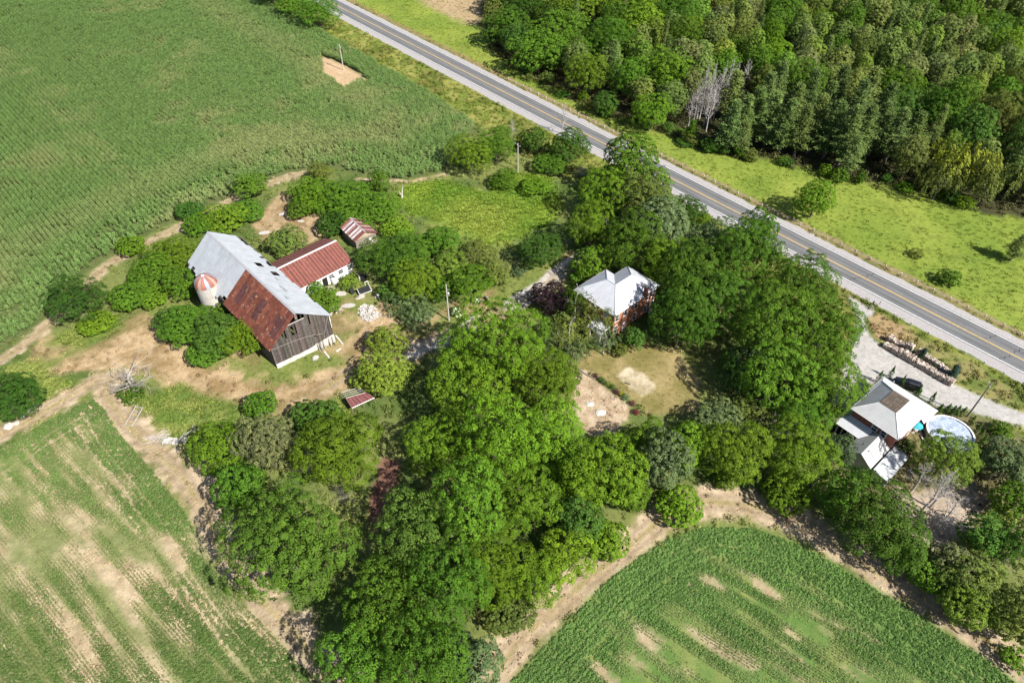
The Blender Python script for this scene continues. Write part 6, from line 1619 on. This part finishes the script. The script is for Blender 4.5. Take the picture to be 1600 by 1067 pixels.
    p = gp(1291, 668); N = thing('planter', 'orange clay planter by the drive left of the neighbour porch', 'planter', p); MB().lathe((0, 0, 0), [(.02, 0), (.35, .0), (.5, .7), (.44, .7), (.4, .55), (.02, .5)], 14).build('pot', mat_plain('terracotta', (.5, .18, .09), .8, .2), N)
mat_conc2 = mat_plain('pale_block', (.46, .43, .39), .9, .1)
build_yard()

# ------------------------------------------------------------------ open pole shed with half its roof gone
def build_pole_shed():
    z = 1.9; rA, rB = at(540.5, 622, 2.1), at(571, 613, 2.1); eB, eA = at(585, 621.5, 1.5), at(550, 637.5, 1.5)
    N = thing('pole_shed', 'small pole shed with red sheets on one slope, bare white purlins on the other', 'shed')
    w = (rA - eA); bA, bB = rA + w * [1, 1, 0] - [0, 0, .6], rB + w * [1, 1, 0] - [0, 0, .6]; bA[2] = bB[2] = 1.5
    q = [eA, eB, rB, rA]
    if np.cross(q[1] - q[0], q[3] - q[0])[2] < 0: q = [eB, eA, rA, rB]
    sheets(N, 'roof_sheet', *q, 6, 1, M_RED, lambda i, j, nu, nv: jitcol((.12, .04, .04), .12), .03, .01)
    M_SEAM = bpy.data.materials['faded_seam']
    for k in range(7):
        t = k / 6; a = q[0] * (1 - t) + q[1] * t; b = q[3] * (1 - t) + q[2] * t; MB().tube([a + [0, 0, .04], b + [0, 0, .04]], .032, 4).build('seam', M_SEAM, N)
    for t in (0, .36, .68, 1.0):
        a = rA * (1 - t) + bA * t; b = rB * (1 - t) + bB * t; MB().tube([a + [0, 0, .02], b + [0, 0, .02]], .07 if t in (0, 1) else .05, 4).build('purlin', M_POLEP, N)
    for t in (0, .5, 1):
        for s, e in ((rA, rB), (eA, eB), (bA, bB)):
            p = s * (1 - t) + e * t; MB().tube([(p[0], p[1], -.1), (p[0], p[1], p[2] - .03)], .06, 5).build('pole', M_POLE, N)
        a, b, c = (eA * (1 - t) + eB * t), (rA * (1 - t) + rB * t), (bA * (1 - t) + bB * t); MB().tube([a - [0, 0, .06], b - [0, 0, .06], c - [0, 0, .06]], .05, 4).build('rafter', M_POLE, N)
    MB().tube([eA, eB], .08, 4).build('eave_board', M_WHITE_P, N)
build_pole_shed()

# ------------------------------------------------------------------ stones, slabs, litter of the farmyard
def rock_mesh(seed, s=1.0, flat=.7):
    r = np.random.default_rng(seed); me = MB(); n, k = 7, 9; vs = [(0, 0, -flat * .6)]
    for i in range(1, n):
        t = math.pi * i / n
        for j in range(k):
            a = 2 * math.pi * j / k; q = .8 + .4 * r.uniform(); vs.append((math.sin(t) * math.cos(a) * q, math.sin(t) * math.sin(a) * q, -math.cos(t) * flat * q))
    vs.append((0, 0, flat)); fs = [(0, 1 + (j + 1) % k, 1 + j) for j in range(k)] + [(1 + (i - 1) * k + j, 1 + (i - 1) * k + (j + 1) % k, 1 + i * k + (j + 1) % k, 1 + i * k + j) for i in range(1, n - 1) for j in range(k)]
    b = 1 + (n - 2) * k; fs += [(b + j, b + (j + 1) % k, len(vs) - 1) for j in range(k)]
    return me.add([(x * s, y * s, z * s) for x, y, z in vs], fs)
M_STONE = mat_plain('pale_boulder', (.40, .37, .33), .95, .1, var=.2, bump=.4)
for k, (px, py, s) in enumerate([(14, 667, .75), (27, 662, .5), (36, 652, .42), (41, 645, .55), (51, 637, .6), (54, 633, .4), (20, 664, .4), (45, 642, .35)]):
    p = gp(px, py); o = rock_mesh(k, s).build('boulder', M_STONE, None, (p[0], p[1], s * .3)); tag(o, ['largest white boulder', 'second white boulder', 'small middle white boulder', 'fourth white boulder', 'last white boulder towards the path', 'white boulder end stone', 'white boulder behind the largest', 'white boulder behind the fourth'][k] + ' in the row beside the dark tree', 'boulder', 'white boulders at the left edge')
def rubble():
    r = random.Random(8); m = MB(); c = gp(576, 489)
    for k in range(110):
        a = r.uniform(0, 6.28); q = math.sqrt(r.random()); x = q * 2.1 * math.cos(a); y = q * 3.0 * math.sin(a); z = .55 * (1 - q * q) * r.uniform(.4, 1)
        s = r.uniform(.2, .55); ax = Vector((r.gauss(0, .25), r.gauss(0, .25), 1)).normalized(); t = ax.cross(Vector((math.cos(k), math.sin(k), 0))).normalized(); b = ax.cross(t); o = Vector((c[0] + x * .8 - y * .5, c[1] + x * .5 + y * .8, z + .08))
        m.slab([o + t * s * r.uniform(.6, 1) + b * s * .7, o - t * s * r.uniform(.6, 1) + b * s * .6, o - t * s * .8 - b * s * r.uniform(.5, .9), o + t * s * .7 - b * s * .7], r.uniform(.08, .16))
    tag(m.build('rubble_heap', M_CONC), 'heap of broken pale concrete in the middle of the farmyard', 'rubble', kind='stuff')
rubble()
for k, (px, py, w, h, az, lab) in enumerate([(413, 364, 2.6, 1.5, .3, 'pale concrete slab left of the round bush behind the barn'), (442, 335, 2.2, 1.2, .5, 'pale flat stone at the top of the back yard'), (470, 346, 1.8, 1.0, .1, 'pale flat stone under the left end of the scrub'),
        (533, 459, 2.6, 1.7, .2, 'pale round concrete pad near the annex door'), (563, 464, 2.4, 1.3, .7, 'pale slab in front of the dark junk cart'), (545, 478, 3.0, 1.5, .1, 'pale worn slab between the barn creeper and the rubble'), (590, 463, 1.8, 1.0, 1.2, 'pale slab at the foot of the scrub right of the junk')]):
    p = gp(px, py); r = random.Random(k); n = 9; pts = [(w / 2 * math.cos(2 * math.pi * j / n) * r.uniform(.8, 1.1), h / 2 * math.sin(2 * math.pi * j / n) * r.uniform(.8, 1.1), .12) for j in range(n)]
    o = MB().slab(pts, .25).build('concrete_slab', M_CONC, None, (p[0], p[1], p[2])); o.rotation_euler = (0, 0, az); tag(o, lab, 'slab')
def junk():
    p = gp(570, 457); N = thing('junk_cart', 'dark tilted panel on a pale frame amid the junk by the annex', 'cart', p, .5)
    MB().slab([(-1.3, -.8, .5), (1.3, -.8, .6), (1.3, .7, 1.15), (-1.3, .7, 1.05)], .08).build('panel', M_RUBBER, N)
    for a, b in (((-1.35, -.85, .5), (1.35, -.85, .6)), ((1.35, -.85, .6), (1.35, .75, 1.15)), ((-1.35, -.85, .5), (-1.35, .75, 1.05)), ((1.3, .75, 1.15), (1.3, .9, 2.0)), ((.6, .75, 1.12), (.6, .9, 2.0)), ((.6, .9, 2.0), (1.3, .9, 2.0))): MB().tube([a, b], .06, 4).build('frame_bar', M_TRIM, N)
    for x, y in ((-1.1, -.6), (1.1, -.6), (1.1, .5), (-1.1, .5)): MB().tube([(x, y, 0), (x, y, .7)], .05, 4).build('leg', M_STEEL, N)
    p = gp(524, 442); N = thing('water_tank', 'white plastic tank against the annex wall', 'tank', p); MB().lathe((0, 0, 0), [(.02, 0), (.75, .02), (.8, .3), (.8, 1.3), (.7, 1.5), (.25, 1.62), (.22, 1.7), (.02, 1.7)], 18).build('shell', M_WHITE_P, N, smooth_shade=True); MB().lathe((0, 0, 1.68), [(.24, 0), (.24, .08), (.02, .1)], 12).build('lid', M_RUBBER, N)
    p = gp(551, 458); o = MB().slab([(-.5, -.3, 0), (.5, -.3, 0), (.5, .3, 1.5), (-.5, .3, 1.5)], .06).build('dark_board', M_RUBBER, None, p); o.rotation_euler = (0, 0, 1.0); tag(o, 'dark board leaning beside the yellowing bush', 'board')
    p = gp(568, 436); N = thing('scrap_stack', 'dark scrap stack with a white drum top in front of the scrub', 'scrap', p)
    for k in range(5): MB().box((orng.uniform(-.4, .4), orng.uniform(-.4, .4), .25 + .3 * k), (orng.uniform(.8, 1.5), orng.uniform(.5, 1.1), .26), orng.uniform(0, 3)).build('scrap_piece', M_DARKV if k % 2 else M_RUBBER, N)
    MB().lathe((-.7, -.2, 0), [(.02, 0), (.3, 0), (.3, .9), (.02, .92)], 12).build('drum', M_WHITE_P, N)
    p = gp(516, 452); N = thing('scrap_stack', 'rusty pipes and timber by the annex doorway', 'scrap', p, .5)
    for k in range(8): MB().tube([(orng.uniform(-1, 0), orng.uniform(-.6, .6), .1 + .08 * k), (orng.uniform(.3, 1.5), orng.uniform(-.6, .6), .12 + .08 * k)], .07, 5).build('pipe', M_POLE if k % 2 else M_CONC, N)
    p = gp(525, 487); N = thing('plank_pile', 'jumble of yellowish planks at the yard corner of the barn', 'plank pile', p, .3)
    for k in range(16): MB().box((orng.uniform(-.8, .8), orng.uniform(-.6, .6), .08 + .05 * k), (orng.uniform(1.2, 2.6), .2, .05), orng.uniform(0, 3)).build('plank', (M_POST, M_POLEP, M_POLE)[k % 3], N)
    a = gp(512.5, 515); N = thing('pallet', 'white slatted pallet leaning against the barn gable', 'pallet', (a[0] + .3, a[1] + .3, 0), math.atan2(BD[1], BD[0]))
    for k in range(5): MB().box((0, .02 * k, 1.7 + .26 * k), (1.2, .03, .16)).build('slat', M_WHITE_P, N)
    for x in (-.5, .5): MB().box((x, .06, 1.5), (.1, .06, 3.0)).build('upright', M_WHITE_P, N)
    for px, py, l, az, lab in ((511, 555, 2.4, 2.2, 'thin pale board lying in the grass below the barn'), (529, 547, 1.2, .9, 'short white block lying on the yard path'), (530, 531, 3.2, 2.2, 'long plank lying off the barn corner')):
        p = gp(px, py); o = MB().box((0, 0, .1), (l, .3, .14)).build('loose_board', M_LIME, None, p); o.rotation_euler = (0, .03, az); tag(o, lab, 'board')
    p = gp(493, 560); tag(rock_mesh(31, .7, .5).build('boulder', M_STONE, None, (p[0], p[1], .15)), 'pale stone in the grass below the barn gable', 'boulder')
    # ladder frame and dumped sheets at the head of the bean field
    p = gp(211, 653); N = thing('ladder_stand', 'pale ladder like wooden frame at the head of the bean field', 'frame', p, 1.35)
    for y in (-.7, .7): MB().tube([(-2.0, y, .1), (2.0, y + .1, .9)], .08, 4).build('rail', M_DEAD, N)
    for x in (-1.7, -.4, .9, 1.8): MB().tube([(x, -.75, .45 + x * .18), (x, .8, .5 + x * .18)], .07, 4).build('rung', M_DEAD, N)
    r = random.Random(3); N = thing('dumped_sheets', 'crumpled white plastic sheets dumped beside the track', 'rubbish', gp(266, 692), .2)
    for k in range(7):
        x, y = r.uniform(-1.8, 1.8), r.uniform(-.7, .7); m = MB(); vs = [(x + .45 * i + r.uniform(-.12, .12), y + .4 * j + r.uniform(-.12, .12), .15 + r.uniform(0, .35)) for i in range(4) for j in range(3)]
        m.add(vs + [(a, b, c - .04) for a, b, c in vs], [(i * 3 + j, (i + 1) * 3 + j, (i + 1) * 3 + j + 1, i * 3 + j + 1) for i in range(3) for j in range(2)] + [(12 + i * 3 + j + 1, 12 + (i + 1) * 3 + j + 1, 12 + (i + 1) * 3 + j, 12 + i * 3 + j) for i in range(3) for j in range(2)]); m.build('sheet', M_CONC, N)
    N = thing('stick_pile', 'grey pile of sticks and slats next to the dumped white sheets', 'stick pile', gp(240, 688), .4)
    for k in range(38): 
        x, y = r.uniform(-2.2, 2.0), r.uniform(-1, 1); a = r.uniform(-.8, .8); l = r.uniform(.6, 1.6); MB().tube([(x, y, r.uniform(.05, .5)), (x + l * math.cos(a), y + l * math.sin(a), r.uniform(.05, .5))], r.uniform(.03, .06), 4).build('stick', M_DEADGREY, N)
    N = thing('stick_pile', 'grey branches heaped at the foot of the small bright tree by the track', 'stick pile', gp(292, 682), 1.0)
    for k in range(20):
        x, y = r.uniform(-1.4, 1.4), r.uniform(-.8, .8); a = r.uniform(-.8, .8); l = r.uniform(.6, 1.6); MB().tube([(x, y, r.uniform(.05, .4)), (x + l * math.cos(a), y + l * math.sin(a), r.uniform(.05, .5))], r.uniform(.03, .05), 4).build('stick', M_DEADGREY, N)
    p = gp(628, 309); N = thing('stump', 'bleached jagged stump at the left end of the paddock', 'stump', p)
    MB().tube([(0, 0, -.1), (.1, 0, 1.0), (.3, .1, 2.2), (.5, .2, 3.2)], [.35, .26, .16, .04], 7).build('trunk', M_BIRCH, N); MB().tube([(.05, 0, .5), (-.3, 0, 1.2), (-.5, .1, 1.9)], [.18, .12, .03], 6).build('limb', M_BIRCH, N)
    p = gp(697.5, 519); tag(MB().box((p[0], p[1], .75), (.16, .16, 1.7)).build('wooden_post', mat_plain('yellow_wood', (.55, .42, .2), .8, .2)), 'yellowish post at the edge of the farm lane', 'post')
    p = gp(761, 468); N = thing('garden_bench', 'grey weathered bench facing the farm lane', 'bench', p, 2.2)
    MB().box((0, 0, .45), (1.3, .45, .06)).build('seat', M_POLEP, N); MB().box((0, .22, .75), (1.3, .05, .5)).build('backrest', M_POLEP, N)
    for x in (-.55, .55): MB().box((x, 0, .2), (.08, .4, .44)).build('leg', M_POLEP, N)
junk()

# ------------------------------------------------------------------ garden behind the farmhouse
def flower_bush(px, py, r, label, tint=(.05, .10, .025), fl=(.75, .75, .62), n=90):
    p = gp(px, py); h = r * 1.25; N = plant('bush', p[0], p[1], r, h, tint, label, name='flowering_bush', cat='bush')
    N.children[0]; rng = np.random.default_rng(int(px)); k = n; a = rng.uniform(0, 6.28, k); t = rng.uniform(.15, 1, k); s = np.sqrt(1 - t * t)
    C = np.stack([1.75 * s * np.cos(a), 1.75 * s * np.sin(a), .1 + 2.65 * t], 1); Nn = unit(np.stack([s * np.cos(a), s * np.sin(a), t], 1) + rng.normal(0, .2, (k, 3)))
    V, F = leaf_arrays(C, Nn, rng.normal(size=(k, 3)), .55, .85, rng); me = mesh_np('flowers', V, F, M_LEAF, [('lv', 'FLOAT', 'FACE', rng.uniform(.4, .7, k))])
    o = put('flowers', me, N); o.color = (*fl, 1)
flower_bush(713, 491, 1.25, 'bush covered in white flowers beside the utility pole in the lane')
flower_bush(745, 472, 1.05, 'bush with white flowers between the lane bench and the utility pole')
for k, (px, py, r, tint, lab) in enumerate([(938, 594, .55, (.06, .10, .03), 'dark green plant first after the log edging in the garden bed'), (943, 598, .6, (.10, .14, .05), 'pale green plant in the upper part of the garden bed'), (950, 602, .6, (.13, .17, .03), 'yellow green plant in the upper middle of the garden bed'),
        (956, 606, .55, (.08, .12, .03), 'mid green plant above the purple one in the garden bed'), (963, 614, .55, (.10, .02, .05), 'purple red plant in the middle of the garden bed'), (970, 617, .6, (.30, .27, .03), 'yellow flowering plant beside the purple one in the garden bed'),
        (978, 623, .75, (.17, .21, .10), 'pale grey green plant below the yellow one in the garden bed'), (988, 632, .6, (.14, .05, .06), 'reddish plant near the low end of the garden bed'), (993, 646, .6, (.16, .03, .05), 'dark red plant at the lowest end of the garden bed'), (930, 588, .5, (.10, .03, .05), 'reddish plant at the top of the garden bed')]):
    p = gp(px, py); plant('bush', p[0], p[1], r, r * 1.5, tint, lab, name='garden_plant', cat='plant')
E_ = [gp(902, 575), gp(912, 583), gp(922, 589), gp(930, 593)]
for a, b, lab in ((0, 1, 'dark log edging at the top of the garden bed'), (1, 2, 'middle dark log edging of the garden bed'), (2, 3, 'dark log edging next to the reddish plant in the garden bed')):
    tag(MB().tube([E_[a] + [0, 0, .1], (E_[a] * .06 + E_[b] * .94) + [0, 0, .12]], .14, 7).build('edging_log', M_POLE), lab, 'log')
def white_tarp(px, py, s, lab, seed):
    r = random.Random(seed); p = gp(px, py); m = MB(); n = 7; g = [[(s * (i / n - .5) * 1.2 + r.uniform(-.05, .05), s * (j / n - .5) + r.uniform(-.05, .05), .05 + max(0, .28 * (1 - (2 * i / n - 1) ** 2) * (1 - (2 * j / n - 1) ** 2)) * r.uniform(.5, 1.2)) for j in range(n + 1)] for i in range(n + 1)]
    vs = [v for row in g for v in row]; m.add(vs, [(i * (n + 1) + j, (i + 1) * (n + 1) + j, (i + 1) * (n + 1) + j + 1, i * (n + 1) + j + 1) for i in range(n) for j in range(n) if (i + .5 - n / 2) ** 2 + (j + .5 - n / 2) ** 2 < (n / 2 + .2) ** 2])
    tag(m.build('white_tarp', mat_conc2, None, p), lab, 'tarp')
white_tarp(938.5, 645, 1.5, 'round white tarp lying on the bare garden plot', 1)
white_tarp(921.5, 631, 1.2, 'crumpled white tarp near the bright trees on the garden plot', 2)
for px, py, h, lab in ((904, 608, .9, 'dark stake at the tree side of the garden plot'), (960, 625, .9, 'dark stake by the purple plant of the garden bed'), (976, 631, .8, 'pale stake below the grey green plant of the garden bed'), (957, 652, 1.2, 'dark stake near the low edge of the garden plot')):
    p = gp(px, py); tag(MB().tube([p - [0, 0, .1], p + [0, .05, h]], .05, 5).build('stake', M_POST if 'pale' in lab else M_POLE), lab, 'stake')
p = gp(981.5, 600); tag(MB().box((p[0], p[1], .15), (.9, .25, .22), -.5).build('timber_block', M_POLE), 'dark timber block lying at the edge of the sand patch', 'block')
